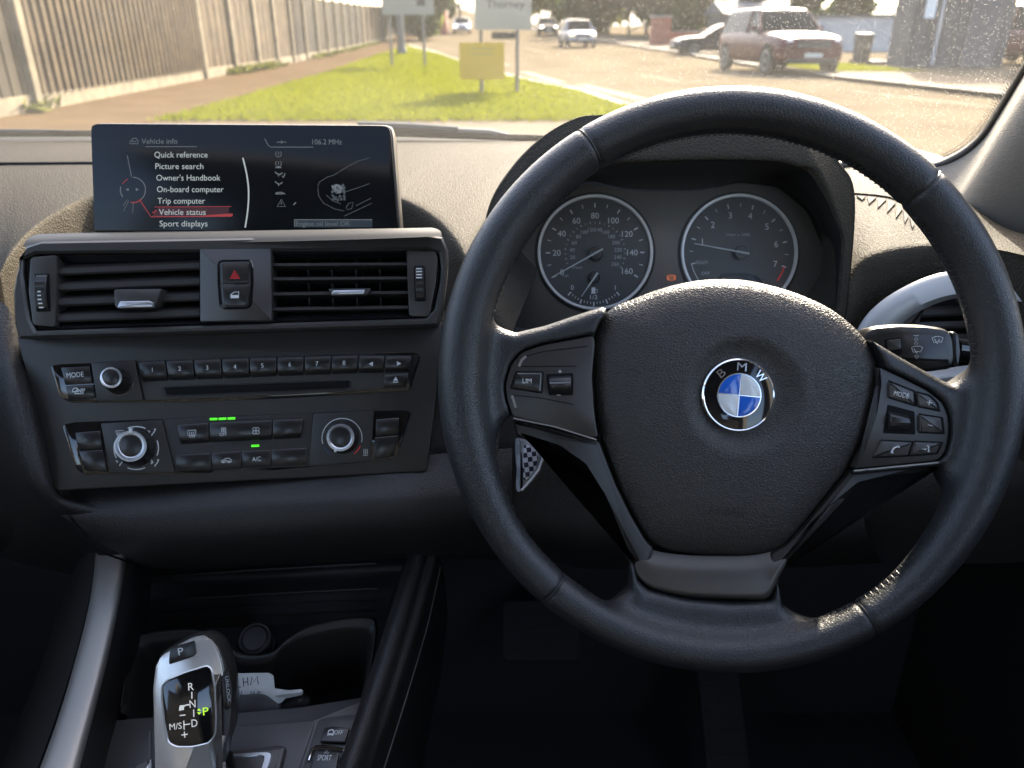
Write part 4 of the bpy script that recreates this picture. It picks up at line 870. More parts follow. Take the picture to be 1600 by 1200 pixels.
# engine bay sketch
for l in ([(497, 292), (499, 285), (512, 277), (522, 274), (541, 262), (560, 252), (578, 247)], [(497, 294), (498, 306), (506, 318), (524, 327), (538, 330)], [(540, 300), (562, 293), (578, 287)], [(538, 338), (581, 318)], [(556, 322), (580, 310)], [(510, 305), (520, 314), (533, 319)], [(541, 325), (545, 318), (552, 316), (550, 326), (543, 328), (541, 325)]): tx.line(D.px(l), 1.0 * k, .0007)
rr_ = random.Random(5)
for i in range(46):
    x, y = 519 + rr_.random() * 20, 289 + rr_.random() * 24; q = rr_.uniform(.8, 2.6)
    tx.add([(*D.uv(x + a * q, y + b * q), .0009) for a, b in ((-1, -.5), (.6, -1), (1, .6), (-.4, 1))], [(0, 1, 2, 3)])
tx.build('car_drawing', M['scr_faint'], scr, smooth=0, recalc=False)
MB().plate(D.px([(518, 291), (526, 288), (538, 292), (539, 299), (530, 303), (522, 300)]), .0006, .00085, .0001).build('engine_drawing', M['scr_dim'], scr)
tx = MB(); tx.line(D.px([(218.5, 312), (236.5, 339), (362, 338.2)]), 1.3 * k, .0007).line(D.px([(242, 323.8), (362, 323)]), .9 * k, .0007).line(circ(D.uv(208.5, 297), 19.8 * k, 20, -100, -48), 1.6 * k, .0007).line(circ(D.uv(208.5, 297), 18.5 * k, 20, 115, 150), 1 * k, .0007)
tx.line(D.px([(239, 331), (241, 334), (244.5, 328)]), 1.4 * k, .0007)
tx.add([(*D.uv(x, y), .0008) for x, y in ((330, 336), (364, 334), (364, 338.2), (310, 338.2))], [(0, 1, 2, 3)])
tx.build('selection_mark', M['scr_red'], scr, smooth=0, recalc=False)
MB().add([(*D.uv(x, y), .0007) for x, y in ((248, 324.5), (358, 323.8), (358, 337.5), (238, 338.2))], [(0, 1, 2, 3)]).build('selection_band', M['scr_red2'], scr, smooth=0, recalc=False)
MB().add([(*D.uv(x, y), .0007) for x, y in ((460, 344), (582, 344), (582, 355.5), (460, 355.5))], [(0, 1, 2, 3)]).build('status_band', M['scr_bar'], scr, smooth=0, recalc=False)

# ------------------------------------------------------------------ central vents
V = Frame(360, 445, .580, yaw=5)
ve = thing('centre_air_vent', 'pair of slatted dash vents in a satin surround with the hazard switch between', 'air vent', V)
vo = rnd(V.px([(24, 529), (18, 450), (36, 385), (52, 377), (688, 366), (699, 376), (701, 400), (697, 450), (687, 509)]), [.002, .01, .012, .004, .004, .008, .01, .01, .003])
vi = rnd(V.px([(48, 517), (31, 408), (43, 396), (684, 389), (690, 404), (688, 440), (676, 497)]), [.003, .004, .004, .004, .004, .004, .004])
MB().frame(vo, vi, -.034, 0, .0018, wi=-.030).build('surround', M['fascia2'], ve)
rows = [[P(*q) for q in r] for r in (   # top roll of the surround under the screen
    [(36, 386, .5815), (150, 383, .581), (360, 379, .580), (560, 374, .5785), (690, 369, .578)],
    [(42, 374, .590), (150, 371, .589), (360, 368, .587), (560, 363, .586), (688, 361, .585)],
    [(58, 366, .606), (150, 364, .604), (360, 361, .602), (560, 358, .600), (676, 356, .600)],
    [(80, 366, .64), (150, 364, .64), (360, 361, .64), (560, 358, .64), (660, 357, .64)])]
MB().loft(rows, 40, 16).build('top_roll', M['roll'], ve, world=True, smooth=80)
MB().plate(inset(vi, -.001), -.032, -.031, .0003).build('backing', M['void'], ve)
vg = inset(vi, .0004); vg2 = rnd(V.px([(60, 510), (52, 400), (640, 392), (672, 392), (678, 402), (670, 490)]), .003)
MB().frame(vg, vg2, -.012, -.0035, .0012, wi=-.010, slope=.0038).build('gloss_rim', M['gloss'], ve)
def panel(par, fr, pts, r, w0, w1, name, m, bev=.0008): return MB().plate(rnd(fr.px(pts, w1), r * fr.s), w0, w1, bev).build(name, M[m], par)
panel(ve, V, [(47, 402), (89, 398), (86, 511), (51, 508), (44, 455)], 6, -.02, -.001, 'end_panel', 'fascia2')
panel(ve, V, [(635, 390), (679, 392), (684, 402), (681, 440), (671, 495), (639, 494)], 6, -.02, -.001, 'end_panel', 'fascia2')
hz = panel(ve, V, [(312, 389), (424, 388), (424.5, 501), (312.5, 503)], 1, -.02, .0004, 'switch_panel', 'fascia2')
# slats: left bank tilted open, right bank edge-on
def slat(x0, x1, yl, yr, th, dep, tiltz, m='slat'):
    a = V.uv(x0, yl, -.006); b = V.uv(x1, yr, -.006); mb = MB(); t = th * V.s; n_ = 2
    sec = [(-.0008, 0), (.0006, -t * .12), (.0008, -t * .45), (-.0006, -t * .58), (-dep, tiltz - t * .4), (-dep, tiltz)]
    mb.rings([[(p[0], p[1] + y, -.0045 + z) for z, y in sec] for p in (a, b)], cap0=True)
    return mb.build('slat', M[m], ve, smooth=30)
for yl, yr in ((425.5, 416), (450, 441), (473.5, 465), (498.5, 490)): slat(88, 313, yl - 7, yr - 7, 22, .020, .0085)
for yl, yr in ((413, 411.5), (435, 433.5), (458.5, 456), (482, 479)): slat(424, 640, yl - 2, yr - 2, 12, .022, -.001)
for x in (480, 517, 555, 592): a = V.uv(x, 400, -.02); b = V.uv(x, 490, -.02); MB().box((a[0] - .0006, b[1], -.028), (a[0] + .0006, a[1], -.021)).build('vane', M['slat'], ve, smooth=0)
tb = panel(ve, V, [(178, 452), (253, 451), (242, 478), (236, 481.5), (184, 482), (179, 478)], 3, -.012, .004, 'direction_tab', 'fascia2')
t_ = MB().plate(rnd(V.px([(182, 481.5), (187, 470.5), (233, 469.5), (240, 473), (239, 480)], .006), .0012), .002, .0062, .001).build('tab_insert', M['silver'], tb)
tb = panel(ve, V, [(512, 451), (580, 450), (574, 461), (520, 463)], 3, -.012, .001, 'direction_tab', 'fascia2')
MB().plate(rnd(V.px([(520, 453.5), (571, 452.5), (569, 460), (517, 461)], .003), .0012), -.002, .0042, .001).build('tab_insert', M['silver'], tb)
def thumb(x0, y0, x1, y1, dots_, lit):
    c = V.uv((x0 + x1) / 2, (y0 + y1) / 2, 0); wd = abs(x1 - x0) / 2 * V.s * .95; hh = abs(y1 - y0) / 2 * V.s
    pts = rnd([(c[0] - wd * 1.25, c[1] - hh * 1.08), (c[0] + wd * 1.25, c[1] - hh * 1.08), (c[0] + wd * 1.25, c[1] + hh * 1.08), (c[0] - wd * 1.25, c[1] + hh * 1.08)], .0012)
    ho = MB().plate(pts, -.003, -.0006, .0002).build('thumbwheel_slot', M['void'], ve)
    mb = MB(); rows = []
    for i in range(15):
        a = -1 + 2 * i / 14; z = math.sqrt(max(0, 1 - (a * .93) ** 2)) * .0052 - .0016 + (.0003 if i % 2 else 0); rows.append([(c[0] - wd, c[1] + a * hh, z - .001), (c[0] - wd * .85, c[1] + a * hh, z), (c[0] + wd * .85, c[1] + a * hh, z), (c[0] + wd, c[1] + a * hh, z - .001)])
    for j in range(14): mb.add(rows[j] + rows[j + 1], [(0, 1, 5, 4), (1, 2, 6, 5), (2, 3, 7, 6)])
    whl = mb.build('thumbwheel', M['button'], ve, smooth=20)
    mb = MB()
    for i in range(dots_):
        a = (-.9 + i * .22) if lit == 'low' else (.28 + i * .19); z = math.sqrt(max(0, 1 - (a * .93) ** 2)) * .0052 - .0012; q = wd * (.38 - .03 * i if lit == 'low' else .62)
        mb.box((c[0] - q - wd * .05, c[1] + a * hh, z), (c[0] + q - wd * .05, c[1] + a * hh + hh * .07, z + .0003))
    mb.build('wheel_marks', M['white'] , whl, smooth=0)
thumb(57, 430, 75, 484, 5, 'low'); thumb(648.5, 417, 663.5, 469, 4, 'high')
pts = rnd(V.px([(339, 411), (344, 405.5), (391, 405), (395.5, 411), (396.5, 440), (394, 478), (387, 483), (349, 484), (342, 478), (339, 440)], .0006), .003)
MB().frame(pts, rnd(V.px([(343, 409), (391, 408), (391.5, 440), (388, 479), (347, 480), (343.5, 440)], .0006), .002), -.004, .0012, .0006, wi=-.004).build('switch_bezel', M['gloss'], ve)
MB().plate(inset(pts, .001), -.003, -.0015, .0001).build('switch_well', M['void'], ve)
b1 = panel(ve, V, [(345, 411), (350, 409), (384, 408.5), (389.5, 411), (389, 442), (346, 443.5)], 3, -.004, .0022, 'hazard_button', 'button', .001)
b2 = panel(ve, V, [(346, 446), (389, 444.5), (387.5, 472), (384, 478), (351, 479), (348, 473)], 4, -.004, .0018, 'lock_button', 'button', .001)
def tri(c, r): return [(c[0] + r * math.cos(R(a)), c[1] + r * math.sin(R(a))) for a in (90, 210, 330)]
c = V.uv(367, 431, .0022); mb = MB()
for r in (8.2, 5.0, 1.6): mb.line(tri(c, r * V.s), 1.0 * V.s, .0022, closed=True)
mb.build('hazard_symbol', M['red'], b1, smooth=0, recalc=False)
mb = MB(); pp = lambda l: V.px(l, .0018)
mb.line(pp([(360.5, 465.5), (360.5, 460.5), (366, 456.5), (373, 456), (373, 465.5)]), 1.1 * V.s, .0018, closed=True).add([(*V.uv(x, y, .0018), .002) for x, y in ((360.5, 461), (373, 461), (373, 465.5), (360.5, 465.5))], [(0, 1, 2, 3)])
mb.build('lock_symbol', M['white'], b2, smooth=0, recalc=False)

# ------------------------------------------------------------------ radio
ra = thing('car_radio', 'radio strip with numbered preset keys, volume knob and disc slot', 'radio', S)
def sp(l, w=0): return S.px(l, w)
ro = rnd(sp([(79, 571), (96, 568.5), (300, 561.5), (550, 552.5), (651, 549.5), (658, 556), (641, 608.5), (634, 611), (450, 622), (300, 628.5), (112, 629.5), (95, 622)]), .003)
MB().plate(ro, -.01, .0006, .0004).build('bezel', M['gloss'], ra)
rbase = MB().plate(rnd(sp([(214, 566), (560, 553.5), (644, 555), (634, 606), (448, 617), (227, 625.5)]), .001), -.004, .0016, .0004).build('face_plate', M['fascia'], ra)
def btn(par, pts, w1=.003, r=1.2, name='button', m='button', roll=0):
    """key whose lower edge rolls back and catches the light"""
    p = sp(pts, w1); a, b, c, d = p      # tl, tr, br, bl
    L = lambda q, s, t: (q[0] + (s[0] - q[0]) * t, q[1] + (s[1] - q[1]) * t)
    g = .0003; mb = MB(); r1 = []
    prof = [(0, -.001), (0.02, w1 - .0006), (.07, w1), (.66, w1 + .0002), (.80, w1 - .0005), (.92, w1 - .0022), (1, w1 - .0034)] if roll else [(0, -.001), (.015, w1 - .0005), (.06, w1), (.94, w1), (.985, w1 - .0005), (1, -.001)]
    for t, z in prof:
        l_, r_ = L(a, d, t), L(b, c, t); e = .0004 / max(1e-6, math.hypot(r_[0] - l_[0], r_[1] - l_[1]))
        r1.append([(*L(l_, r_, e), -.001), (*L(l_, r_, e), z - .0003), (*L(l_, r_, 2.2 * e), z), (*L(l_, r_, 1 - 2.2 * e), z), (*L(l_, r_, 1 - e), z - .0003), (*L(l_, r_, 1 - e), -.001)])
    for j in range(len(r1) - 1): mb.add(r1[j] + r1[j + 1], [(i, i + 1, i + 7, i + 6) for i in range(5)])
    return mb.build(name, M[m], par, smooth=45)
def lab(par, s, px, py, cap, wd, w, m='white', rot=0): return MB().text(s, S.uv(px, py, w), cap * S.s, w, wd * S.s if wd else None, rot).build('lettering', M[m], par, smooth=0, recalc=False)
b = btn(ra, [(94, 574), (140, 571.5), (145, 599.5), (101, 602)]); lab(b, 'MODE', 117.5, 585.5, 7.6, 25, .0031, rot=2.5)
b = btn(ra, [(101.5, 603), (145.5, 600.5), (149.5, 623), (106, 624)])
mb = MB(); u = lambda l: sp(l, .0031)
for dx, dy in ((0, 0), (4, 3)):
    mb.line(u([(113 + dx, 612 + dy), (114 + dx, 608.5 + dy), (116 + dx, 606.5 + dy), (120 + dx, 606.5 + dy), (122.5 + dx, 609 + dy), (123 + dx, 612 + dy)]), 1.6 * S.s, .0031, closed=True)
mb.line(u([(129.5, 616), (129.5, 610)]), 1.2 * S.s, .0031).line(u([(126.5, 607), (127.5, 611)]), 1 * S.s, .0031).line(u([(132.5, 607), (131.5, 611)]), 1 * S.s, .0031).line(u([(128, 608), (131, 608)]), 1.6 * S.s, .0031)
mb.build('traffic_symbol', M['white'], b, smooth=0, recalc=False)
def creased(par, pts, w1, name='knob_plate'):
    return btn(par, pts, w1, name=name, m='fascia', roll=0)
kp = creased(ra, [(141, 566), (211, 562.5), (224, 626.5), (150.5, 628)], .0034)
xs = [(215, 565, 221, 597), (258, 563, 262.5, 595), (301.5, 561.5, 305, 593.5), (345.5, 560, 347.5, 592), (389, 558.5, 390, 590), (432.5, 557.3, 432.5, 588), (475.5, 556, 475, 586.5), (518, 555, 517, 585), (560.5, 554.2, 558.5, 583.2), (602, 554.8, 600, 582.4), (643.5, 555.5, 639.5, 581.6)]
for i in range(8):
    a, e = xs[i], xs[i + 1]; b = btn(ra, [(a[0] + .7, a[1]), (e[0] - .5, e[1]), (e[2] - .5, e[3]), (a[2] + .7, a[3])], .0048, roll=1, name='preset_button')
    lab(b, str(i + 1), (a[0] + e[0] + a[2] + e[2]) / 4 - 1, (a[1] + a[3]) / 2 - 3.2, 6.8, None, .0051)
for i in (8, 9):
    a, e = xs[i], xs[i + 1]; b = btn(ra, [(a[0] + .7, a[1]), (e[0] - .5, e[1]), (e[2] - .5, e[3]), (a[2] + .7, a[3])], .0048, roll=1, name='seek_button')
    x, y = ((579.5, 568.5) if i == 8 else (623.5, 568)); s = -1 if i == 8 else 1
    MB().add([(*S.uv(*q, .0051), .0053) for q in ((x - 3.3 * s, y - 3.5), (x - 3.3 * s, y + 3.5), (x + 3.5 * s, y))], [(0, 1, 2)]).build('arrow', M['white'], b, smooth=0, recalc=False)
b = btn(ra, [(600, 584.2), (639, 582.6), (634.5, 604), (599.5, 606)], .0028, name='eject_button')
MB().add([(*S.uv(*q, .0029), .0031) for q in ((614.5, 595), (622, 594.5), (618.2, 588.5))], [(0, 1, 2)]).line(sp([(614.3, 597.3), (622.3, 596.8)], .0029), 1.4 * S.s, .0029).build('eject_symbol', M['white'], b, smooth=0, recalc=False)
MB().frame(rnd(sp([(252, 604), (549, 593), (549.5, 608.5), (257, 620)], .002), .0006), rnd(sp([(256, 606.5), (546, 595.7), (546.5, 606.2), (260.5, 617.5)], .002), .0004), .001, .0022, .0003, wi=-.002).build('disc_slot', M['button'], ra)
MB().plate(rnd(sp([(256, 606), (547, 595), (547, 607), (260, 618)], .002), .0003), .001, .0018, .0001).build('slot_void', M['void'], ra)
def knob(par, base, face, rb, rf, w0, w1, ring=.78, name='knob', pointer=None):
    c0 = S.uv(*base, w0); c1 = S.uv(*face, w1); s0 = S.s; s1 = (S.d - w1) / FPX
    cs = lambda t: (c0[0] + (c1[0] - c0[0]) * t, c0[1] + (c1[1] - c0[1]) * t)
    mb = MB().lathe(c0, [(rb * s0, w0, cs(0)), (rb * s0 * .99, w0 + (w1 - w0) * .2, cs(.2)), (rf * s1 * 1.06, w0 + (w1 - w0) * .85, cs(.85)), (rf * s1 * 1.02, w1 - .0006, cs(.97)), (rf * s1, w1 - .0002, c1)], 48)
    kb = mb.build(name, M['button'], par)
    MB().lathe(c1, [(rf * s1 * 1.0, w1 - .0006), (rf * s1 * .98, w1 + .0004), (rf * s1 * (ring + .08), w1 + .0007), (rf * s1 * ring, w1 + .0002), (rf * s1 * (ring - .03), w1 - .0004)], 48, cap=False).build('knob_ring', M['silver'], kb)
    MB().lathe(c1, [(rf * s1 * ring, w1 - .0002), (rf * s1 * (ring - .06), w1 + .0001), (0.0005, w1 + .0002)], 48).build('knob_face', M['button'], kb)
    gr = MB()
    for i in range(40):
        a = 6.2832 * i / 40; p0 = (c0[0] + rb * s0 * 1.0 * math.cos(a), c0[1] + rb * s0 * math.sin(a), w0 + .001); q0 = cs(.82); p1 = (q0[0] + rf * s1 * 1.065 * math.cos(a), q0[1] + rf * s1 * 1.065 * math.sin(a), w0 + (w1 - w0) * .82)
        gr.tube([p0, p1], .00025, 4)
    gr.build('knurling', M['button'], kb)
    if pointer is not None:
        a = R(pointer); d = (math.cos(a), math.sin(a)); n_ = (-d[1], d[0]); r0, r1 = rf * s1 * .8, rf * s1 * 1.12
        MB().plate(rnd([(c1[0] + d[0] * r0 + n_[0] * .0012, c1[1] + d[1] * r0 + n_[1] * .0012), (c1[0] + d[0] * r0 - n_[0] * .0012, c1[1] + d[1] * r0 - n_[1] * .0012), (c1[0] + d[0] * r1 - n_[0] * .0009, c1[1] + d[1] * r1 - n_[1] * .0009), (c1[0] + d[0] * r1 + n_[0] * .0009, c1[1] + d[1] * r1 + n_[1] * .0009)], .0003), w1 - .002, w1 + .0009, .0003).build('pointer', M['white'], kb)
    return kb
knob(ra, (186, 596), (173.5, 590), 19.5, 16.4, .003, .0175, .76, 'volume_knob')
MB().line(circ(S.uv(187, 597, .0034), 20.5 * S.s, 40, -150, 60), .6 * S.s, .0034).build('knob_collar', M['chrome'], kp, smooth=0, recalc=False)

# ------------------------------------------------------------------ heater controls
cc = thing('climate_control', 'heater panel with two silver-ringed dials and green lamps', 'heater panel', S)
co = rnd(sp([(97, 664), (115, 659.5), (300, 652.5), (530, 643), (636, 640), (643, 646), (621, 712), (614, 717.5), (430, 734.5), (424, 735), (338, 731), (331, 739.5), (134, 742), (120, 734)]), .003)
MB().plate(co, -.01, .0006, .0004).build('bezel', M['gloss'], cc)
MB().plate(rnd(sp([(254, 655), (490, 645.5), (486, 728), (425, 731), (335, 735), (270, 737)]), .001), -.004, .0016, .0003).build('face_plate', M['fascia'], cc)
for q in ([(116, 676), (157, 673), (160, 701.5), (121.5, 704)], [(121.8, 705), (160.3, 702.5), (168, 738), (133, 735.5)], [(587, 655), (624, 652.5), (622.8, 679), (585.5, 682)], [(585.2, 683), (622.6, 680), (616, 713), (581.5, 719.5)]): btn(cc, q, .0026, name='blank_button')
pl = creased(cc, [(156, 661), (253, 655), (273.5, 738.5), (172, 741)], .0032); pr = creased(cc, [(489, 645.5), (585, 641), (579.5, 722.5), (482, 730)], .0032)
for (x0, y0, x1, y1, x2, y2, x3, y3, s) in ((276, 664, 326, 660.2, 327, 693, 281, 696, 'r'), (326.6, 660, 425, 656.3, 425, 688.3, 327.5, 692.8, 'f'), (425.8, 656.2, 475, 654.3, 470, 685.5, 425.6, 688.2, '')):
    b = btn(cc, [(x0, y0), (x1, y1), (x2, y2), (x3, y3)], .0044, roll=1, name='climate_button'); mb = MB(); w_ = .0047; u = lambda l: sp(l, w_); z = S.s
    if s == 'r':
        mb.line(u([(293.5, 672.5), (306, 672), (306, 680), (293.5, 680.5)]), 1.0 * z, w_, closed=True)
        for i in range(3): x = 296.5 + i * 3.2; mb.line(u([(x, 684), (x + 1, 680.5), (x - .6, 677.5), (x + .6, 674.5)]), .9 * z, w_)
    elif s == 'f':
        mb.text('OFF', S.uv(349, 678.5, w_), 5.2 * z, w_, 11 * z, 2)
        for cx, cy_, rr_ in ((349.5, 671.5, 2.0), (400, 673, 3.0)):
            for i in range(4): a = R(45 + 90 * i); c = S.uv(cx + math.cos(a) * rr_ * 1.2, cy_ - math.sin(a) * rr_ * 1.2, w_); mb.line(circ(c, rr_ * z * .85, 10), .8 * z, w_, closed=True)
    if mb.v: mb.build('climate_symbol', M['white'], b, smooth=0, recalc=False)
for i in range(3): MB().plate(rnd(sp([(327.5 + i * 14, 653.2 - i * .5), (339.5 + i * 14, 652.7 - i * .5), (339.5 + i * 14, 656.4 - i * .5), (327.5 + i * 14, 656.9 - i * .5)], .002), .0006), .001, .0022, .0003).build('lamp', M['led'], cc)
for i in range(4): MB().plate(sp([(371 + i * 13, 652 - i * .5), (381 + i * 13, 651.6 - i * .5), (381 + i * 13, 653.2 - i * .5), (371 + i * 13, 653.6 - i * .5)], .002), .001, .0019, .0001).build('lamp', M['led_off'], cc)
MB().plate(rnd(sp([(392.3, 695.2), (405, 694.5), (405, 698), (392.3, 698.7)], .002), .0006), .001, .0022, .0003).build('lamp', M['led'], cc)
MB().plate(sp([(293, 656), (302, 655.6), (302, 657), (293, 657.4)], .002), .001, .0019, .0001).build('lamp', M['led_off'], cc)
for q, s in (([(271.5, 711), (328.5, 707.5), (330.5, 735.5), (277, 738)], ''), ([(329.5, 707.5), (376, 704.8), (378, 731.5), (331.5, 735)], 'c'), ([(376.8, 704.7), (422.5, 702.8), (424, 729.5), (378.8, 731.5)], 'a'), ([(423.2, 702.8), (479.5, 699.5), (480.5, 726), (424.8, 729.5)], '')):
    b = btn(cc, q, .003, name='climate_button'); z = S.s; w_ = .0031
    if s == 'a': lab(b, 'A/C', 400.8, 717, 7, 13, w_, 'white', 2)
    if s == 'c': MB().line(sp([(345, 722), (346, 719.5), (350, 718.5), (353, 716), (358, 716), (361.5, 719), (361.5, 721.5)], w_), .9 * z, w_, closed=True).line(circ(S.uv(349, 722, w_), 1.3 * z, 10), .8 * z, w_, closed=True).line(circ(S.uv(358, 721.5, w_), 1.3 * z, 10), .8 * z, w_, closed=True).line(sp([(350, 719.8), (356, 719)], w_), .8 * z, w_).build('recirculation_symbol', M['white'], b, smooth=0, recalc=False)
knob(cc, (213, 700.5), (204, 697), 28, 24.5, .003, .0155, .70, 'air_flow_dial', 88)
knob(cc, (536, 684), (532, 683.5), 25, 22, .003, .0125, .74, 'temperature_dial', 248)
mb = MB(); w_ = .0032; c = S.uv(213, 700, w_); z = S.s
for a0, a1 in ((63, 110), (-23, 18), (245, 292), (160, 205)): mb.line(circ(c, 33 * z, 14, a0, a1), 1.7 * z, w_)
u = lambda l: sp(l, w_)
mb.line(u([(180.5, 673.5), (193, 672.5), (191.5, 679), (183, 679.5)]), 1.1 * z, w_, closed=True)
for i in range(3): mb.line(u([(184 + i * 3, 681.5), (184.6 + i * 3, 675)]), .9 * z, w_)
for x, y in ((238, 676), (188, 723), (243, 724)):
    mb.line(u([(x + 4, y - 3.5), (x + 2, y + .5), (x, y + 2), (x - 1, y + 5)]), 1.6 * z, w_).line(u([(x - 7, y - 3), (x - 3.5, y - 2), (x - 5, y)]), 1.4 * z, w_).line(circ(S.uv(x + 4.3, y - 5, w_), .9 * z, 8), 1.2 * z, w_, closed=True)
mb.line(u([(236.5, 718), (238, 722), (236, 725)]), 1.6 * z, w_)
mb.build('dial_symbols', M['white'], pl, smooth=0, recalc=False)
c = S.uv(534.5, 684.5, w_); mb = MB().line(circ(c, 31 * z, 40, -14, 194), 1.2 * z, w_)
for i in range(3): mb.line(u([(568.5 + i * 2.6, 709.5), (569 + i * 2.6, 706), (568.2 + i * 2.6, 704), (568.8 + i * 2.6, 701.5)]), .8 * z, w_)
mb.line(u([(567.5, 711.3), (574.5, 711)]), 1 * z, w_).build('dial_symbols', M['white'], pr, smooth=0, recalc=False)
MB().line(circ(c, 31 * z, 12, 205, 232), 1.2 * z, w_).build('cold_mark', M['blue_print'], pr, smooth=0, recalc=False)
MB().line(circ(c, 31 * z, 12, -55, -25), 1.2 * z, w_).build('hot_mark', M['red'], pr, smooth=0, recalc=False)
# ------------------------------------------------------------------ instrument cluster in its hood
K = Frame(1041, 395, .715)
cl = thing('instrument_cluster', 'round speedometer and rev counter with white rings under the dashboard hood', 'instruments', K)
ks = K.s
face = rnd(K.px([(800, 540), (806, 420), (834, 330), (866, 300), (918, 286), (965, 294), (1000, 298.5), (1095, 298.5), (1122, 293), (1152, 285), (1215, 291), (1262, 330), (1292, 400), (1300, 540)]), .008)
MB().plate(face, -.02, 0, .001).build('face', M['cluster'], cl)
loop = lambda l: [P(*q) for q in l]
A_ = loop([(792, 560, .716), (796, 430, .716), (830, 335, .716), (866, 300, .716), (920, 284, .716), (960, 291, .716), (1000, 296, .716), (1095, 296, .716), (1152, 282, .716), (1185, 283, .716), (1217, 288, .716), (1266, 330, .716), (1296, 405, .716), (1300, 560, .716)])
A2 = loop([(786, 560, .69), (786, 440, .69), (815, 345, .69), (852, 292, .69), (915, 272, .69), (958, 275, .69), (1000, 276, .69), (1097, 275, .69), (1165, 270, .69), (1200, 271, .69), (1235, 276, .69), (1284, 335, .69), (1304, 400, .69), (1298, 560, .69)])
B_ = loop([(776, 570, .655), (772, 450, .655), (792, 370, .65), (838, 300, .645), (908, 264, .64), (950, 259, .639), (1000, 256, .638), (1100, 252, .636), (1195, 253, .636), (1235, 260, .638), (1268, 274, .64), (1303, 340, .645), (1314, 396, .65), (1296, 570, .655)])
B2 = loop([(770, 570, .652), (765, 450, .652), (784, 362, .646), (830, 290, .640), (902, 252, .634), (948, 246, .633), (1000, 243, .632), (1102, 239, .630), (1205, 240, .630), (1245, 248, .632), (1280, 264, .634), (1312, 338, .640), (1321, 398, .646), (1302, 570, .652)])
C_ = loop([(752, 570, .655), (752, 440, .655), (765, 338, .650), (802, 272, .645), (852, 222, .640), (905, 192, .640), (952, 184, .640), (1010, 168, .640), (1100, 150, .640), (1200, 163, .641), (1262, 212, .643), (1308, 262, .646), (1333, 330, .65), (1312, 570, .655)])
C2 = [p + Vector((0, .012, .001)) for p in loop([(750, 570, .655), (749, 440, .655), (761.5, 334, .652), (799, 267, .650), (850, 217, .645), (906, 189, .645), (955, 186, .645), (1012, 170, .645), (1102, 150, .645), (1203, 163, .646), (1266, 208, .648), (1312, 259, .65), (1336.5, 330, .652), (1314, 570, .655)])]
D_ = [p + Vector(((.0 if p.x < .1 else .0), .10, -.022)) for p in C2]; F_ = [p + Vector((-.01 if p.x < .1 else .0, .26, -.10)) for p in C2]
mk = lambda rows, name, m, nu=90, nv=None: MB().loft(rows, nu, nv).build(name, M[m], cl, world=True, smooth=60)
mk([A_, A2, B_], 'hood_lining', 'black', 90, 14); mk([B_, B2, C_, C2, D_, F_], 'hood', 'dash', 110, 40)
def dial(cx, cy_, r, name, gap=None):
    c = K.uv(cx, cy_); mb = MB().lathe(c, [(r * ks, .0), (r * ks, .004), (r * ks * .99, .0046), (r * ks * .955, .0044), (r * ks * .945, .002)], 72, cap=False)
    dd = MB().lathe(c, [(r * ks * .96, .0006), (.002, .0012)], 60).build(name, M['dial'], cl)
    mb.build('ring', M['chrome2'], dd)
    MB().lathe(c, [(r * 1.05 * ks, .0003), (r * 1.03 * ks, .0015), (r * .99 * ks, .001)], 60, cap=False).build('dark_ring_border', M['black'], dd); return dd, c  # plain black ring just outside the bright one
M['chrome2'] = mat('dial_ring', (0.74, 0.73, 0.70), 0.35, metal=0.3)
W0 = .0016
def pol(c, a, r): return (c[0] + math.cos(R(a)) * r * ks, c[1] + math.sin(R(a)) * r * ks)
sd_, c = dial(929.6, 395, 90, 'speedometer')
t1 = MB(); t2 = MB()
for i in range(17):
    a = 210.5 - i * 15.03; big = i % 2 == 0; t1.line([pol(c, a, 70 if big else 71), pol(c, a, 77)], (1.9 if big else 1.1) * ks, W0)
    if big:
        n_ = str(i * 10); q = pol(c, a, (57.5 if i in (6, 8, 10) else 60 if i < 6 else 58)); t1.text(n_, q, 9.2 * ks, W0)
for i in range(27):
    a = 210.5 - i * 9.25; t2.line([pol(c, a, 45), pol(c, a, 48)], (1.5 if i % 2 == 0 else .8) * ks, W0)
    if i % 2 == 0 and i: q = pol(c, a, 36.0); t2.text(str(i * 10), q, 5.8 * ks, W0)
t2.text('0 km/h', K.uv(902, 418.5), 3.8 * ks, W0).text('mph', K.uv(884, 431), 3.6 * ks, W0)
t1.build('dial_markings', M['white'], sd_, smooth=0, recalc=False); t2.build('dial_markings', M['dim2'] if 'dim2' in M else M['dim'], sd_, smooth=0, recalc=False)
fz = MB(); z = ks
for i in range(17):
    a = 228 + i * 5.25; f = K.uv(927.5, 412)
    big = i in (0, 8, 16); r0 = 53; q = (f[0] + math.cos(R(a)) * r0 * 1.0 * ks, f[1] + math.sin(R(a)) * (r0 + 7) * ks); q2 = (f[0] + math.cos(R(a)) * (r0 + (7 if i % 4 == 0 else 3.6)) * ks, f[1] + math.sin(R(a)) * (r0 + 7 + (7 if i % 4 == 0 else 3.6)) * ks)
    fz.line([q, q2], (2.0 if i % 4 == 0 else 1) * ks, W0)
fz.text('0', K.uv(894, 449.5), 7.4 * ks, W0).text('1', K.uv(961, 449.5), 7.4 * ks, W0).text('1/2', K.uv(927.5, 464.5), 6.6 * ks, W0, 11.5 * ks)
fz.add([(*K.uv(x, y), W0 + .0002) for x, y in ((924, 458), (924, 449.5), (930, 449.5), (930, 458))], [(0, 1, 2, 3)]).line(K.px([(931, 452), (933, 453), (933, 457.5)]), .9 * ks, W0).line(K.px([(923, 458.6), (931, 458.6)]), 1 * ks, W0)
fz.build('fuel_scale', M['white'], sd_, smooth=0, recalc=False)
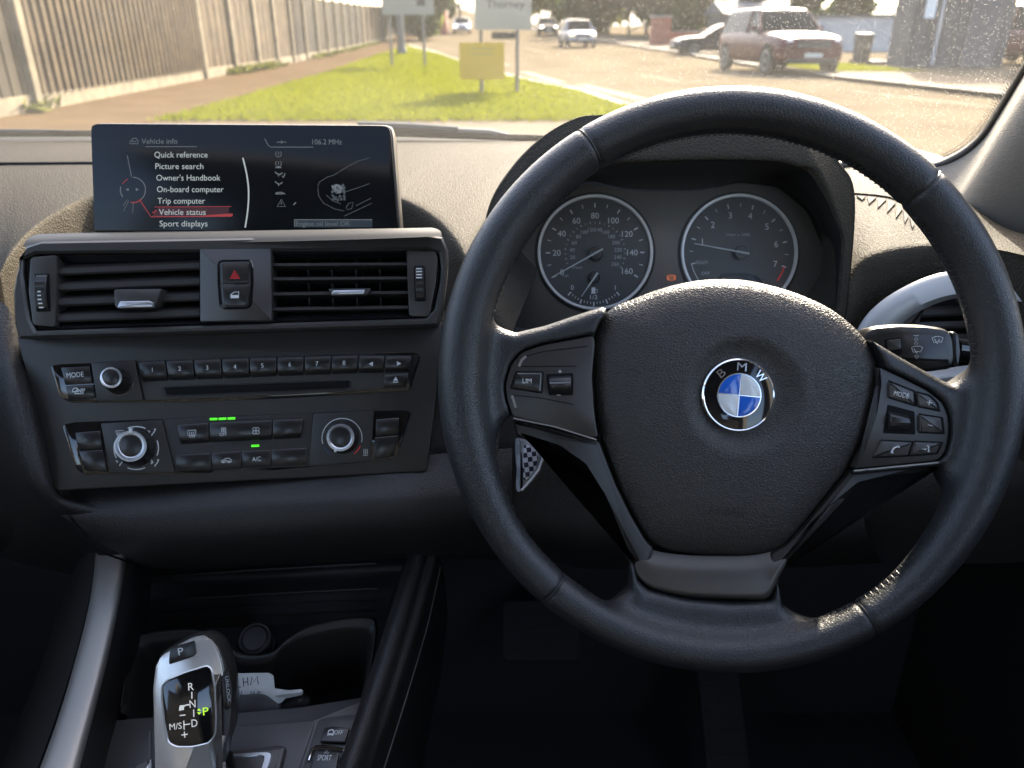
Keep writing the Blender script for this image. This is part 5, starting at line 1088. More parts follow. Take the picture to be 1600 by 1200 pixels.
def needle(par, tail, tip, w, m='white'):
    a, b = K.uv(*tail), K.uv(*tip); dx, dy = b[0] - a[0], b[1] - a[1]; l = math.hypot(dx, dy); n_ = (-dy / l, dx / l)
    MB().rings([[(a[0] + n_[0] * .0009, a[1] + n_[1] * .0009, w), (a[0] - n_[0] * .0009, a[1] - n_[1] * .0009, w), (b[0] - n_[0] * .0004, b[1] - n_[1] * .0004, w), (b[0] + n_[0] * .0004, b[1] + n_[1] * .0004, w)], [(a[0], a[1], w + .0009), (a[0], a[1], w + .0009), (b[0], b[1], w + .0005), (b[0], b[1], w + .0005)]], cap0=True).build('needle', M[m], par)
MB().lathe(K.uv(930, 398), [(11 * ks, .001), (11 * ks, .006), (9.5 * ks, .0075)], 32).build('needle_hub', M['button'], sd_)
needle(sd_, (940.5, 391), (861, 435.5), .0078)
MB().lathe(K.uv(927.5, 434), [(9 * ks, .001), (9 * ks, .004), (8 * ks, .005)], 28).build('needle_hub', M['button'], sd_); needle(sd_, (933, 427.5), (907.5, 464.5), .0052)
tc_, c = dial(1153.8, 395, 91, 'rev_counter'); t1 = MB()
for i in range(15):
    a = 193.6 - i * 15.07; big = i % 2 == 0; t1.line([pol(c, a, 70 if big else 71.5), pol(c, a, 77)], (1.8 if big else .9) * ks, W0)
    if big and i: t1.text(str(i // 2), pol(c, a, 59.5), 9.8 * ks, W0)
t1.line([pol(c, 194 + i * 2, 76) for i in range(12)], 1.1 * ks, W0).build('dial_markings', M['white'], tc_, smooth=0, recalc=False)
MB().text('READY', K.uv(1096, 410.5), 5.4 * ks, W0, 19 * ks, 0, slant=.15).text('OFF', K.uv(1101.5, 427.5), 5.4 * ks, W0, 13 * ks, slant=.15).text('1/min x 1000', K.uv(1152.5, 367), 4.2 * ks, W0, 37 * ks).build('lettering', M['dim'], tc_, smooth=0, recalc=False)
MB().line([pol(c, -18 - i * 1.7, 74) for i in range(12)], 2 * ks, W0).build('red_zone', M['red'], tc_, smooth=0, recalc=False)
MB().lathe(K.uv(1155, 396), [(11 * ks, .001), (11 * ks, .006), (9.5 * ks, .0075)], 32).build('needle_hub', M['button'], tc_); needle(tc_, (1167, 398.5), (1082, 383), .0078)
MB().plate(rnd(K.px([(1117, 440), (1125, 429), (1140, 427), (1168, 427), (1183, 432), (1200, 452), (1200, 480), (1117, 480)]), .002), .001, .002, .0004).build('trip_display', M['screen'], cl)
mb = MB().text('!', K.uv(1049, 434), 4.4 * ks, .0004).line(circ(K.uv(1049, 434), 4.2 * ks, 20), .7 * ks, .0004, closed=True).line(circ(K.uv(1049, 434), 6.4 * ks, 10, -40, 40), .9 * ks, .0004).line(circ(K.uv(1049, 434), 6.4 * ks, 10, 140, 220), .9 * ks, .0004)
mb.build('brake_warning_lamp', M['lamp_orange'], cl, smooth=0, recalc=False)
rows = [[P(*q) for q in r] for r in ([(845, 283, .688), (930, 272, .688), (1050, 276, .688), (1165, 270, .688), (1265, 300, .688)], [(822, 330, .69), (930, 330, .69), (1050, 330, .69), (1165, 330, .69), (1284, 335, .69)], [(800, 420, .698), (930, 420, .70), (1050, 420, .70), (1165, 420, .70), (1297, 420, .70)], [(798, 530, .71), (930, 530, .71), (1050, 530, .71), (1165, 530, .71), (1296, 530, .71)])]
mk(rows, 'cover_lens', 'lens', 30, 12)
# chrome-edged start button, mostly behind the wheel
Sb = Frame(776, 503, .655, yaw=4)
sb_ = thing('start_button', 'silver-ringed start button peeping past the left side of the wheel rim', 'button', Sb)
MB().lathe((0, 0), [(.0105, 0), (.0105, .003), (.0098, .004), (.0088, .003)], 36, cap=False).build('ring', M['chrome'], sb_); MB().lathe((0, 0), [(.0088, -.001), (.0088, .0024), (.001, .003)], 32).build('cap', M['button'], sb_)

# ------------------------------------------------------------------ steering wheel
W = Frame(1141, 593.5, .497)
sw = thing('steering_wheel', 'black leather three-spoke steering wheel with round blue and white badge', 'steering wheel', W)
q = W.s; WS = -.012; RB = .0
def wp_(l, w): return W.px(l, w)
pl_left = rnd(wp_([(798, 568), (815, 549), (847, 538), (928, 523), (931, 535), (926, 592), (930, 645), (936, 686), (800, 652), (790, 620), (789, 598)], -.004), .003)
pl_right = rnd(wp_([(1372, 571), (1405, 586), (1451, 609), (1475, 628), (1485, 651), (1486, 681), (1479, 708), (1468, 721), (1334, 734), (1350, 702), (1368, 645), (1375, 600)], -.004), .003)
sp_left = wp_([(725, 505), (768, 508), (806, 520), (852, 509), (905, 491), (940, 480), (985, 500), (1000, 600), (960, 694), (933, 683), (868, 664), (800, 648), (784, 664), (765, 700), (728, 690)], WS)
sp_right = wp_([(1250, 462), (1290, 487), (1341, 521), (1399, 556), (1456, 588), (1484, 601), (1508, 586), (1560, 560), (1560, 740), (1490, 775), (1474, 752), (1462, 728), (1330, 742), (1280, 640)], WS)
sp_bot = wp_([(985, 872), (996, 905), (1012, 918), (1072, 932), (1140, 938), (1204, 936), (1213, 905), (1220, 942), (1250, 966), (1255, 995), (1100, 1015), (955, 985), (952, 945), (982, 918)], WS)
ao = [(934, 512), (927, 545), (928, 592), (933, 645), (945, 698), (967, 757), (990, 805), (1012, 840), (1040, 858), (1072, 864), (1110, 867), (1162, 868), (1200, 862), (1224, 850), (1250, 822), (1284, 780), (1322, 733), (1347, 692), (1363, 645), (1371, 600), (1371, 570), (1358, 540), (1330, 508), (1292, 480), (1240, 457), (1190, 443), (1150, 437), (1095, 438), (1040, 449), (990, 467), (953, 484)]
al_ = wp_(ao, -.012)
def f_wheel(X, Y, Z):
    r = np.hypot(X, Y); th = np.degrees(np.arctan2(Y, X))
    dl = np.abs((th + 97 + 180) % 360 - 180); t = np.clip((dl - 42) / 30, 0, 1); t = t * t * (3 - 2 * t); a = (29 + 7 * t) * q
    top = np.clip((np.abs((th - 88 + 180) % 360 - 180) - 38) / 10, 0, 1); a = a - (1 - top) * 1.2 * q
    Rm = 456.3 * q - a; b = a * 1.12
    k = np.sqrt(((r - Rm) / a) ** 2 + (Z / b) ** 2); d = (k - 1) * a
    for ang in (121.5, 45.2, -130.5, -60.5):
        s = ((th - ang + 180) % 360 - 180) * np.pi / 180 * Rm; d = d + .0016 * np.exp(-(s / .0013) ** 2)
    # shallow thumb grooves running round the face of the rim
    L_ = extr(sd_poly(sp_left, X, Y), Z, WS - .003, .0125, .008)
    R_ = extr(sd_poly(sp_right, X, Y), Z, WS - .003, .0125, .008)
    B_ = extr(sd_poly(sp_bot, X, Y), Z, WS - .002, .012, .009)
    e = smin(d, L_, .012); e = smin(e, R_, .012); e = smin(e, B_, .013)
    cut = np.minimum(sd_poly(pl_left, X, Y) - .0007, sd_poly(pl_right, X, Y) - .0007)
    e = np.maximum(e, -np.maximum(cut, -(Z + .016)))
    e = np.maximum(e, -(sd_poly(al_, X, Y) - .0016))
    hub = np.hypot(X - W.uv(1155, 640)[0], Y - W.uv(1155, 640)[1]) - .072
    return np.maximum(e, -hub)
st = .00145; v, f = sdf_mesh(f_wheel, (-.193, -.193, -.030), (.193, .193, .022), st)
o = MB().add(v, f).build('rim', M['leather'], sw, smooth=180, recalc=False)
md = o.modifiers.new('smooth', 'SMOOTH'); md.factor = .5; md.iterations = 3
for ang in (121.5, 45.2, -130.5, -60.5):
    a = R(ang); th0 = 29 if ang < -50 else 34; rm = (456.3 - th0) * q; pts = []
    for i in range(28):
        b = 6.2832 * i / 28; rr_ = rm + math.cos(b) * (th0 - 1.8) * q; pts.append((rr_ * math.cos(a), rr_ * math.sin(a), math.sin(b) * (th0 - 1.8) * 1.12 * q))
    MB().tube(pts, .0009, 5, closed=True).build('rim_seam', M['black'], sw)
# cross stitching along the inside of the rim
for a0, a1, ra_ in ((128, 152, 35.5), (-206, -132, 34), (-128, -112, 28.5), (-84, -62, 28.5), (-58, -34, 32), (4, 42, 35.5), (50, 118, 34)):
    stt = MB(); n_ = int(abs(a1 - a0) * 1.35)
    for i in range(n_):
        a = R(a0 + (a1 - a0) * i / n_); da_ = R(.32 if i % 2 else -.32); dl_ = abs((math.degrees(a) + 97 + 180) % 360 - 180); t_l = min(1, max(0, (dl_ - 42) / 30)); ri = (456.3 - 2 * (29 + 7 * t_l * t_l * (3 - 2 * t_l)) + .9) * q
        stt.tube([(ri * math.cos(a - da_), ri * math.sin(a - da_), -.0035), ((ri - .0009) * math.cos(a), (ri - .0009) * math.sin(a), .0), ((ri + .0003) * math.cos(a + da_), (ri + .0003) * math.sin(a + da_), .0045)], .00032, 4)
    stt.build('stitching', M['leather'], sw)
# spoke shell, control panels, chin
MB().plate(rnd(wp_([(925, 640), (928, 729), (945, 775), (973, 856), (992, 893), (1100, 915), (1208, 915), (1232, 873), (1272, 821), (1301, 793), (1343, 759), (1400, 700), (1340, 540), (1140, 470), (960, 520), (930, 610)], -.024), .002), -.034, -.0235, .004).build('hub', M['black'], sw)
MB().plate(rnd(wp_([(801, 654), (808, 682), (870, 701), (910, 729), (939, 775), (973, 856), (992, 897), (1012, 905), (1022, 858), (1008, 842), (986, 804), (963, 757), (941, 700), (937, 689), (868, 669)], -.0115), .0015), -.032, -.0105, .003).build('spoke_shell', M['shell'], sw)
MB().plate(rnd(wp_([(1467, 725), (1452, 744), (1400, 748), (1343, 759), (1301, 793), (1272, 821), (1232, 873), (1212, 905), (1196, 905), (1206, 864), (1228, 852), (1255, 824), (1289, 783), (1327, 737), (1333, 737), (1400, 731)], -.0115), .0015), -.032, -.0105, .003).build('spoke_shell', M['shell'], sw)
pa = MB().plate(inset(pl_left, .0004), -.02, -.0050, .0012).build('control_panel', M['fascia2'], sw)
pb = MB().plate(inset(pl_right, .0004), -.02, -.0050, .0012).build('control_panel', M['fascia2'], sw)
MB().line(wp_([(802, 653.5), (868, 667), (932, 687)], -.005), .0009, -.0052, .0004).build('panel_edge', M['silver_trim'], pa)
MB().line(wp_([(1334, 735.5), (1400, 729), (1466, 722.5)], -.005), .0009, -.0052, .0004).build('panel_edge', M['silver_trim'], pb)
WP = -.0050
def wbtn(par, l, r, w1, name, m='button', w0=-.007, bev=.0011): return MB().plate(rnd(wp_(l, w1), r * q), w0, w1, bev).build(name, M[m], par)
def well(par, l, g=.0007): MB().plate(rnd(inset(wp_(l, WP), -g), .001), WP - .0008, WP + .00015, .0001).build('button_well', M['void'], par)
l = [(807, 581.5), (848, 582), (846, 613), (799, 606)]; well(pa, l); b = wbtn(pa, l, 2, -.0034, 'limiter_button')
MB().text('LIM', W.uv(823.5, 595, -.0034), 7.6 * q, -.0034, 14 * q, -1).build('lettering', M['white'], b, smooth=0, recalc=False)
MB().line(wp_([(809, 583.8), (845, 584), (843.5, 610.5)], -.0034), .8 * q, -.0034).build('button_edge', M['dim'], b, smooth=0, recalc=False)
l = [(855, 586), (894, 584.5), (894, 616), (859, 616)]; well(pa, l)
def roller(par, l, name, dirn):
    p = wp_(l, -.002); (a, b_, c_, d_) = p; rows = []
    for i in range(13):
        t = i / 12; z = WP + .0045 * math.sin(t * math.pi) ** .6 + (.0003 if dirn and i % 3 == 0 else 0); rows.append([(a[0] + (d_[0] - a[0]) * t, a[1] + (d_[1] - a[1]) * t, WP), (a[0] + (d_[0] - a[0]) * t, a[1] + (d_[1] - a[1]) * t, z - .0006), (a[0] + (d_[0] - a[0]) * t + (b_[0] - a[0]) * .06, a[1] + (d_[1] - a[1]) * t, z), (b_[0] + (c_[0] - b_[0]) * t - (b_[0] - a[0]) * .06, b_[1] + (c_[1] - b_[1]) * t, z), (b_[0] + (c_[0] - b_[0]) * t, b_[1] + (c_[1] - b_[1]) * t, z - .0006), (b_[0] + (c_[0] - b_[0]) * t, b_[1] + (c_[1] - b_[1]) * t, WP)])
    mb = MB()
    for j in range(12): mb.add(rows[j] + rows[j + 1], [(k, k + 1, k + 7, k + 6) for k in range(5)])
    return mb.build(name, M['button'], par, smooth=60)
rl = roller(pa, [(857, 587.5), (892.5, 586), (892.5, 614), (860.5, 614.5)], 'speed_roller', 0)
MB().line(wp_([(858.5, 598.5), (891, 597.5)], 0), .0009, -.0003, .0004).build('roller_edge', M['silver'], rl)
mb = MB(); c = W.uv(875, 580.5, WP)
mb.line([(c[0] - 3 * q, c[1]), (c[0] + 3 * q, c[1])], .9 * q, WP).line([(c[0], c[1] - 3 * q), (c[0], c[1] + 3 * q)], .9 * q, WP); c = W.uv(873, 617.3, WP); mb.line([(c[0] - 3 * q, c[1]), (c[0] + 3 * q, c[1])], .9 * q, WP)
mb.build('lettering', M['white'], pa, smooth=0, recalc=False)
gm = MB().line(wp_([(811, 572.5), (815, 563), (822, 556.5)], WP), .0016, WP, .0003).line(wp_([(800, 618), (806, 637)], WP), .0016, WP, .0003); gm.build('panel_crease', M['silver_trim'], pa)
MB().line(wp_([(811, 572.5), (900, 572)], WP), .0005, WP, .0002).line(wp_([(822, 556.5), (850, 549), (918, 541)], WP), .0005, WP, .0002).line(wp_([(800, 617.5), (840, 621), (897, 632)], WP), .0005, WP, .0002).build('panel_groove', M['void'], pa)
for l, nm, s in (([(1390, 596.5), (1428.5, 612), (1430, 633), (1390, 620.5)], 'mode_button', 'MODE'), ([(1433.5, 613.5), (1452, 618.5), (1464, 630), (1467, 641), (1435.5, 634.5)], 'volume_button', '+'), ([(1437, 648), (1471.5, 653.5), (1474, 676.5), (1437, 675)], 'volume_button', '-'), ([(1377, 689), (1426, 691), (1419.5, 711.5), (1366, 714)], 'phone_button', 'p'), ([(1429.5, 690.5), (1471, 692.5), (1464, 708), (1423, 711.3)], 'voice_button', 'v')):
    well(pb, l, .0009); b = wbtn(pb, l, 2 if s != '+' else 4, -.0030, nm, 'button2', bev=.0013); mb = MB(); wv = -.0030
    if s == 'MODE': mb.text('MODE', W.uv(1408.5, 616.5, wv), 7.8 * q, wv, 24 * q, -13)
    elif s in '+-':
        c = W.uv(1452 if s == '+' else 1453.5, 629 if s == '+' else 664.5, wv); a = R(-10)
        mb.line([(c[0] - 4 * q * math.cos(a), c[1] - 4 * q * math.sin(a)), (c[0] + 4 * q * math.cos(a), c[1] + 4 * q * math.sin(a))], 1 * q, wv)
        if s == '+': mb.line([(c[0] + 4 * q * math.sin(a), c[1] - 4 * q * math.cos(a)), (c[0] - 4 * q * math.sin(a), c[1] + 4 * q * math.cos(a))], 1 * q, wv)
    elif s == 'p': mb.line(wp_([(1393, 706.5), (1394, 703.5), (1397, 700), (1401, 698), (1404.5, 698.3)], wv), 2.2 * q, wv).line(wp_([(1391.6, 706), (1395.5, 707.3)], wv), 2.4 * q, wv).line(wp_([(1402.5, 696.8), (1405.5, 699.3)], wv), 2.4 * q, wv)
    else:
        mb.line(wp_([(1449, 696), (1451.5, 699.5), (1449.5, 700.5), (1451.5, 702), (1450, 705.5), (1452.5, 706)], wv), 1.6 * q, wv)
        for i in range(3): mb.line(wp_([(1446.5 - i * 2.4, 703.5 - i * .3), (1446.5 - i * 2.4, 700.5 + i * .3)], wv), 1 * q, wv)
    mb.build('button_symbol', M['white'], b, smooth=0, recalc=False)
l = [(1387, 632.5), (1428.5, 643.5), (1429.5, 678.5), (1380, 676.5)]; well(pb, l, .0002)
roller(pb, [(1391, 643), (1421.5, 648.5), (1422.5, 672.5), (1389.5, 672)], 'track_roller', 1)
# chin trim
ch = MB(); rows = [[(*W.uv(x, y, w_), w_) for x, y, w_ in r] for r in (
    [(985, 835, -.022), (1010, 852, -.018), (1030, 862, -.015), (1085, 868, -.014), (1168, 868, -.014), (1210, 860, -.015), (1228, 848, -.018), (1250, 825, -.022)],
    [(988, 855, -.015), (1010, 875, -.0105), (1033, 886, -.0085), (1085, 893, -.0075), (1165, 894, -.0075), (1200, 890, -.0085), (1222, 874, -.0105), (1243, 850, -.015)],
    [(992, 880, -.0105), (1010, 900, -.007), (1035, 910, -.0055), (1085, 918, -.005), (1160, 920, -.005), (1194, 917, -.0055), (1212, 900, -.007), (1230, 878, -.011)],
    [(996, 900, -.010), (1012, 914, -.0075), (1037, 923, -.0065), (1085, 931, -.006), (1158, 934, -.006), (1194, 934, -.0065), (1207, 922, -.0075), (1216, 904, -.011)],
    [(998, 904, -.02), (1013, 917, -.018), (1038, 926, -.017), (1085, 934, -.017), (1158, 937, -.017), (1196, 937, -.018), (1210, 925, -.018), (1218, 906, -.02)])]
ch.loft(rows, 50, 24).build('chin_trim', M['chin'], sw, smooth=70)
# airbag cover: a padded dome with a dish for the badge
AC = (1155, 618)
HB = -.017; al = [(p.x, p.y) for p in catmull([(*W.uv(x, y, HB), 0) for x, y in ao], 220, True)]; ac = W.uv(*AC, -.012)
ath = np.array([math.atan2(y - ac[1], x - ac[0]) for x, y in al]); arr = np.array([math.hypot(x - ac[0], y - ac[1]) for x, y in al]); so = np.argsort(ath); ath, arr = ath[so], arr[so]
def aw(x, y):
    d = math.hypot(x - ac[0], y - ac[1]); r0 = float(np.interp(math.atan2(y - ac[1], x - ac[0]), ath, arr, period=6.283185307)); s = min(1, d / r0)
    h = HB + .0125 * max(0, 1 - s ** 6) ** .6 + .0055 * (1 - s * s)
    t = min(1, max(0, (d / q * .97 - 58) / 38)); t = t * t * (3 - 2 * t)
    return h - .0058 * (1 - t)
rings = []; NR = 64
for j in range(NR + 1):
    s = 1 - (1 - j / NR) ** 1.0; s = .02 + .98 * s; s = s if s < .9 else .9 + .1 * (1 - (1 - (s - .9) / .1) ** 2)
    rings.append([(ac[0] + (x - ac[0]) * s, ac[1] + (y - ac[1]) * s, aw(ac[0] + (x - ac[0]) * s * .9999, ac[1] + (y - ac[1]) * s * .9999)) for x, y in al])
rings = [[(x, y, -.030) for x, y in al]] + rings[::-1]
MB().rings(rings).build('airbag_cover', M['pad'], sw, smooth=70)
ab = MB().text('AIRBAG', W.uv(1132, 797, -.006), 15 * q, lambda a, b: aw(a, b) - .0001, 56 * q, -4, h=.00022).build('embossed_lettering', M['emboss'], sw, smooth=0, recalc=False)
mb = MB()
for l in ([(979, 577), (992, 578), (996, 582)], [(1300, 607), (1312, 609), (1321, 607), (1321, 614), (1310, 616)]): mb.line(wp_(l, -.006), .0006, lambda a, b: aw(a, b) - .0001, .0002)
mb.build('horn_mark', M['emboss'], sw, smooth=0, recalc=False)
# badge
bw = aw(*ac) + .0005; bc = W.uv(1154.5, 617.5, bw + .002); bd = MB().lathe(bc, [(57.5 * q, bw - .003), (57.5 * q, bw + .0008), (55.5 * q, bw + .0018), (53 * q, bw + .0020), (36 * q, bw + .0026), (.0005, bw + .0030)], 72).build('badge', M['gloss'], sw)
MB().lathe(bc, [(58 * q, bw + .0), (57.6 * q, bw + .0016), (55.6 * q, bw + .0023), (54 * q, bw + .0019)], 72, cap=False).build('badge_rim', M['chrome'], bd)
MB().lathe(bc, [(35.0 * q, bw + .0024), (34.6 * q, bw + .0031), (33 * q, bw + .0031), (32.8 * q, bw + .0026)], 60, cap=False).build('roundel_rim', M['chrome'], bd)
rot = -5.5
for i in range(4):
    a0 = rot + 90 * i + 1.2; pts = [(bc[0] + .0004 * math.cos(R(a0 + 44)), bc[1] + .0004 * math.sin(R(a0 + 44)))] + circ(bc, 33 * q, 16, a0, a0 + 87.6)
    MB().plate(pts, bw + .002, bw + .00305, .0001).build('roundel_quarter', M['badge_white' if i % 2 == 0 else 'badge_blue'], bd)
mb = MB()
for a in (rot, rot + 90): mb.line([(bc[0] - 33 * q * math.cos(R(a)), bc[1] - 33 * q * math.sin(R(a))), (bc[0] + 33 * q * math.cos(R(a)), bc[1] + 33 * q * math.sin(R(a)))], 1.3 * q, bw + .00295, .0002)
mb.build('roundel_cross', M['chrome'], bd, smooth=0)
for chh, a in (('B', 129), ('M', 84.5), ('W', 41)):
    cx = (bc[0] + 45 * q * math.cos(R(a)), bc[1] + 45 * q * math.sin(R(a))); mb = MB(); wd = {'B': 11, 'M': 15, 'W': 17.5}[chh]
    for h_ in (.0, .0003): mb.text(chh, cx, 13 * q, bw + .0024 + h_, wd * q, a - 90)
    mb.build('badge_letter', M['chrome'], bd, smooth=0, recalc=False)

# ------------------------------------------------------------------ wiper stalk, right side vent, hanging pouch
T = Frame(1430, 540, .56, yaw=-6)
stk = thing('wiper_stalk', 'black wiper stalk with printed wiper symbols right of the wheel hub', 'stalk', T)
so_ = rnd(T.px([(1330, 570), (1340, 530), (1352, 515), (1366, 509), (1400, 506), (1440, 507), (1470, 511), (1484, 516), (1490, 530), (1492, 560), (1488, 576), (1450, 581), (1420, 578), (1380, 575)]), .003)
MB().plate(so_, -.022, .004, .007, back=True).build('body', M['button'], stk)
MB().plate(rnd(T.px([(1485, 517), (1494, 518), (1499, 524), (1502, 550), (1499, 572), (1488, 575)]), .002), -.018, .001, .003).build('end_cap', M['button'], stk)
MB().tube([(*T.uv(1498, 545), -.008), (*T.uv(1530, 548), -.012), (*T.uv(1590, 552), -.02)], .0085, 14).build('stem', M['gloss'], stk)
MB().plate(rnd(T.px([(1382, 530), (1408, 527), (1410, 553), (1400, 556), (1384, 552)], .004), .001), .002, .0044, .0003).build('rocker_well', M['void'], stk)
MB().plate(rnd(T.px([(1385, 532), (1406, 529.5), (1407, 546), (1386, 549)], .004), .001), .003, .0062, .001).build('rocker', M['fascia2'], stk)
mb = MB(); s_ = T.s; w_ = .0041; u = lambda l: T.px(l, w_)
mb.line(u([(1427, 524.5), (1435.5, 524)]), 1 * s_, w_)
for y in (529, 535.5): mb.line(u([(1431.4, y - 3), (1434.6, y + 2), (1428.4, y + 2.2)]), .9 * s_, w_, closed=True)
mb.line(u([(1429, 556), (1435, 555.6), (1432.3, 561)]), .9 * s_, w_, closed=True)
for x, y in ((1432.5, 546.5), (1464.5, 531.5)):
    mb.line(u([(x - 8.5, y - 3.5), (x - 3, y - 5.5), (x + 3, y - 5.7), (x + 8.8, y - 4), (x + 6, y + 3.5), (x, y + 2.6), (x - 5.5, y + 4)]), 1 * s_, w_, closed=True).line(u([(x - 4.5, y - 2), (x - 2, y + 3), (x + .5, y + 5.8)]), 1 * s_, w_)
mb.text('A', T.uv(1467, 531.5, w_), 4.2 * s_, w_).build('printed_symbols', M['white'], stk, smooth=0, recalc=False)
Vr = Frame(1440, 520, .640, yaw=-4)
sv = thing('side_air_vent', 'black side vent in a pale silver trim behind the wiper stalk', 'air vent', Vr)
rows = [[P(*q) for q in r] for r in (
    [(1325, 590, .655), (1330, 540, .65), (1352, 495, .646), (1392, 460, .642), (1450, 432, .638), (1510, 420, .634), (1570, 422, .625), (1640, 440, .61)],
    [(1332, 590, .648), (1338, 545, .644), (1360, 502, .64), (1400, 466, .636), (1455, 439, .632), (1512, 427, .628), (1572, 430, .619), (1645, 450, .604)],
    [(1362, 590, .646), (1366, 556, .642), (1384, 520, .638), (1418, 488, .634), (1465, 466, .630), (1515, 458, .626), (1575, 466, .617), (1645, 486, .602)],
    [(1368, 590, .655), (1372, 560, .652), (1390, 526, .648), (1424, 494, .644), (1470, 472, .64), (1518, 464, .636), (1578, 473, .627), (1648, 493, .612)])]
MB().loft(rows, 50).build('trim', M['pale_trim'], sv, world=True, smooth=70)
rows = [[P(*q) for q in r] for r in ([(1340, 600, .655), (1400, 588, .645), (1460, 578, .64), (1520, 570, .636), (1600, 565, .625)], [(1345, 612, .648), (1400, 600, .638), (1460, 592, .633), (1520, 586, .629), (1600, 584, .618)], [(1350, 640, .66), (1400, 625, .65), (1460, 612, .645), (1520, 600, .64), (1600, 596, .63)])]
MB().loft(rows, 30, 10).build('lower_trim', M['pale_trim'], sv, world=True, smooth=70)
MB().plate(rnd(Vr.px([(1362, 600), (1368, 556), (1388, 520), (1424, 488), (1470, 466), (1520, 458), (1600, 462), (1620, 600)], -.02), .002), -.05, -.025, .001).build('backing', M['void'], sv)
MB().plate(rnd(Vr.px([(1388, 524), (1412, 500), (1444, 480), (1438, 500), (1428, 522), (1420, 540), (1380, 560)], -.012), .002), -.03, -.010, .002).build('end_panel', M['fascia2'], sv)
for y, yr in ((487, 478), (506, 499), (526, 521), (548, 545)):
    a, b = Vr.uv(1432 - (y - 487) * .3, y, -.012), Vr.uv(1620, yr, -.012); sec = [(0, .001), (.001, -.003), (0, -.005), (-.018, .002), (-.018, .006)]
    MB().rings([[(p[0], p[1] + dy, -.012 + dz) for dz, dy in sec] for p in (a, b)], cap0=True).build('slat', M['slat'], sv, smooth=30)
Pq = Frame(832, 728, .62, yaw=18)
po = thing('keyring_fob', 'clear plastic fob with a black and white chequered strip hanging behind the left spoke', 'key fob', Pq)
pts = rnd(Pq.px([(808, 684), (820, 686), (834, 694), (848, 700), (852, 712), (846, 730), (834, 748), (820, 764), (812, 771), (809, 764), (811, 735), (808, 705)]), .003)
MB().plate(pts, -.006, .0015, .003, back=True).build('sleeve', M['pouch'], po)
MB().plate(rnd(Pq.px([(818, 694), (828, 696), (838, 704), (840, 716), (836, 732), (826, 746), (818, 752), (816, 730)]), .002), .001, .0024, .0008).build('chequered_strip', M['checker'], po)
MB().tube([(*Pq.uv(844, 704), .0025), (*Pq.uv(846, 716), .003), (*Pq.uv(840, 734), .003), (*Pq.uv(828, 750), .0025), (*Pq.uv(814, 766), .002)], .0012, 8).build('beaded_edge', M['pouch2'], po)
MB().tube([(*Pq.uv(812, 686), -.001), (*Pq.uv(822, 670), -.004), (*Pq.uv(840, 655), -.008)], .0008, 6).build('cord', M['black'], po)

# ------------------------------------------------------------------ centre console
co_ = thing('centre_console', 'black centre console with silver side trim, cup holder well and switches', 'centre console', loc=P(380, 1100, .64))
rows = [[P(*q) for q in r] for r in (
    [(150, 864, .655), (140, 940, .62), (118, 1030, .585), (88, 1130, .55), (40, 1260, .505)],
    [(158, 868, .648), (148, 942, .613), (126, 1032, .578), (97, 1132, .543), (52, 1260, .498)],
    [(192, 866, .650), (180, 940, .615), (160, 1030, .58), (134, 1130, .545), (98, 1260, .50)],
    [(198, 868, .658), (187, 940, .625), (168, 1030, .592), (143, 1130, .558), (108, 1260, .513)])]
MB().loft(rows, 40, 14).build('side_trim', M['silver_trim'], co_, world=True, smooth=70)
rows = [[P(*q) for q in r] for r in (
    [(150, 864, .66), (138, 940, .63), (116, 1030, .60), (84, 1130, .56), (36, 1260, .515)],
    [(120, 880, .70), (100, 960, .68), (70, 1060, .66), (30, 1180, .63), (-20, 1300, .60)],
    [(90, 960, .90), (60, 1050, .88), (20, 1150, .85), (-30, 1280, .80), (-80, 1400, .76)])]
MB().loft(rows, 30, 12).build('side_wall', M['dash_low'], co_, world=True, smooth=70)
rows = [[P(*q) for q in r] for r in (
    [(197, 868, .658), (187, 940, .625), (168, 1030, .592), (143, 1130, .558), (108, 1260, .513)],
    [(218, 872, .665), (208, 945, .64), (190, 1035, .615), (165, 1120, .585), (135, 1260, .54)],
    [(240, 880, .70), (232, 950, .68), (215, 1040, .655), (200, 1115, .63), (180, 1260, .60)])]
MB().loft(rows, 30, 12).build('inner_wall', M['black'], co_, world=True, smooth=70)
rows = [[P(*q) for q in r] for r in (
    [(640, 860, .68), (608, 960, .65), (575, 1060, .62), (545, 1150, .59), (505, 1270, .55)],
    [(655, 862, .672), (622, 962, .642), (590, 1062, .612), (560, 1152, .582), (520, 1270, .542)],
    [(668, 868, .676), (640, 968, .648), (610, 1066, .62), (582, 1156, .592), (545, 1270, .555)],
    [(690, 880, .70), (668, 980, .68), (640, 1075, .655), (612, 1165, .63), (575, 1280, .60)],
    [(700, 960, .90), (690, 1050, .88), (670, 1150, .86), (650, 1250, .82), (620, 1350, .80)])]
MB().loft(rows, 40, 26).build('side_rail', M['dash_low'], co_, world=True, smooth=70)
MB().tube([P(688, 885, .697), P(666, 983, .677), P(638, 1078, .652), P(610, 1168, .627), P(572, 1285, .597)], .0009, 6).build('rail_seam', M['silver_trim'], co_, world=True)
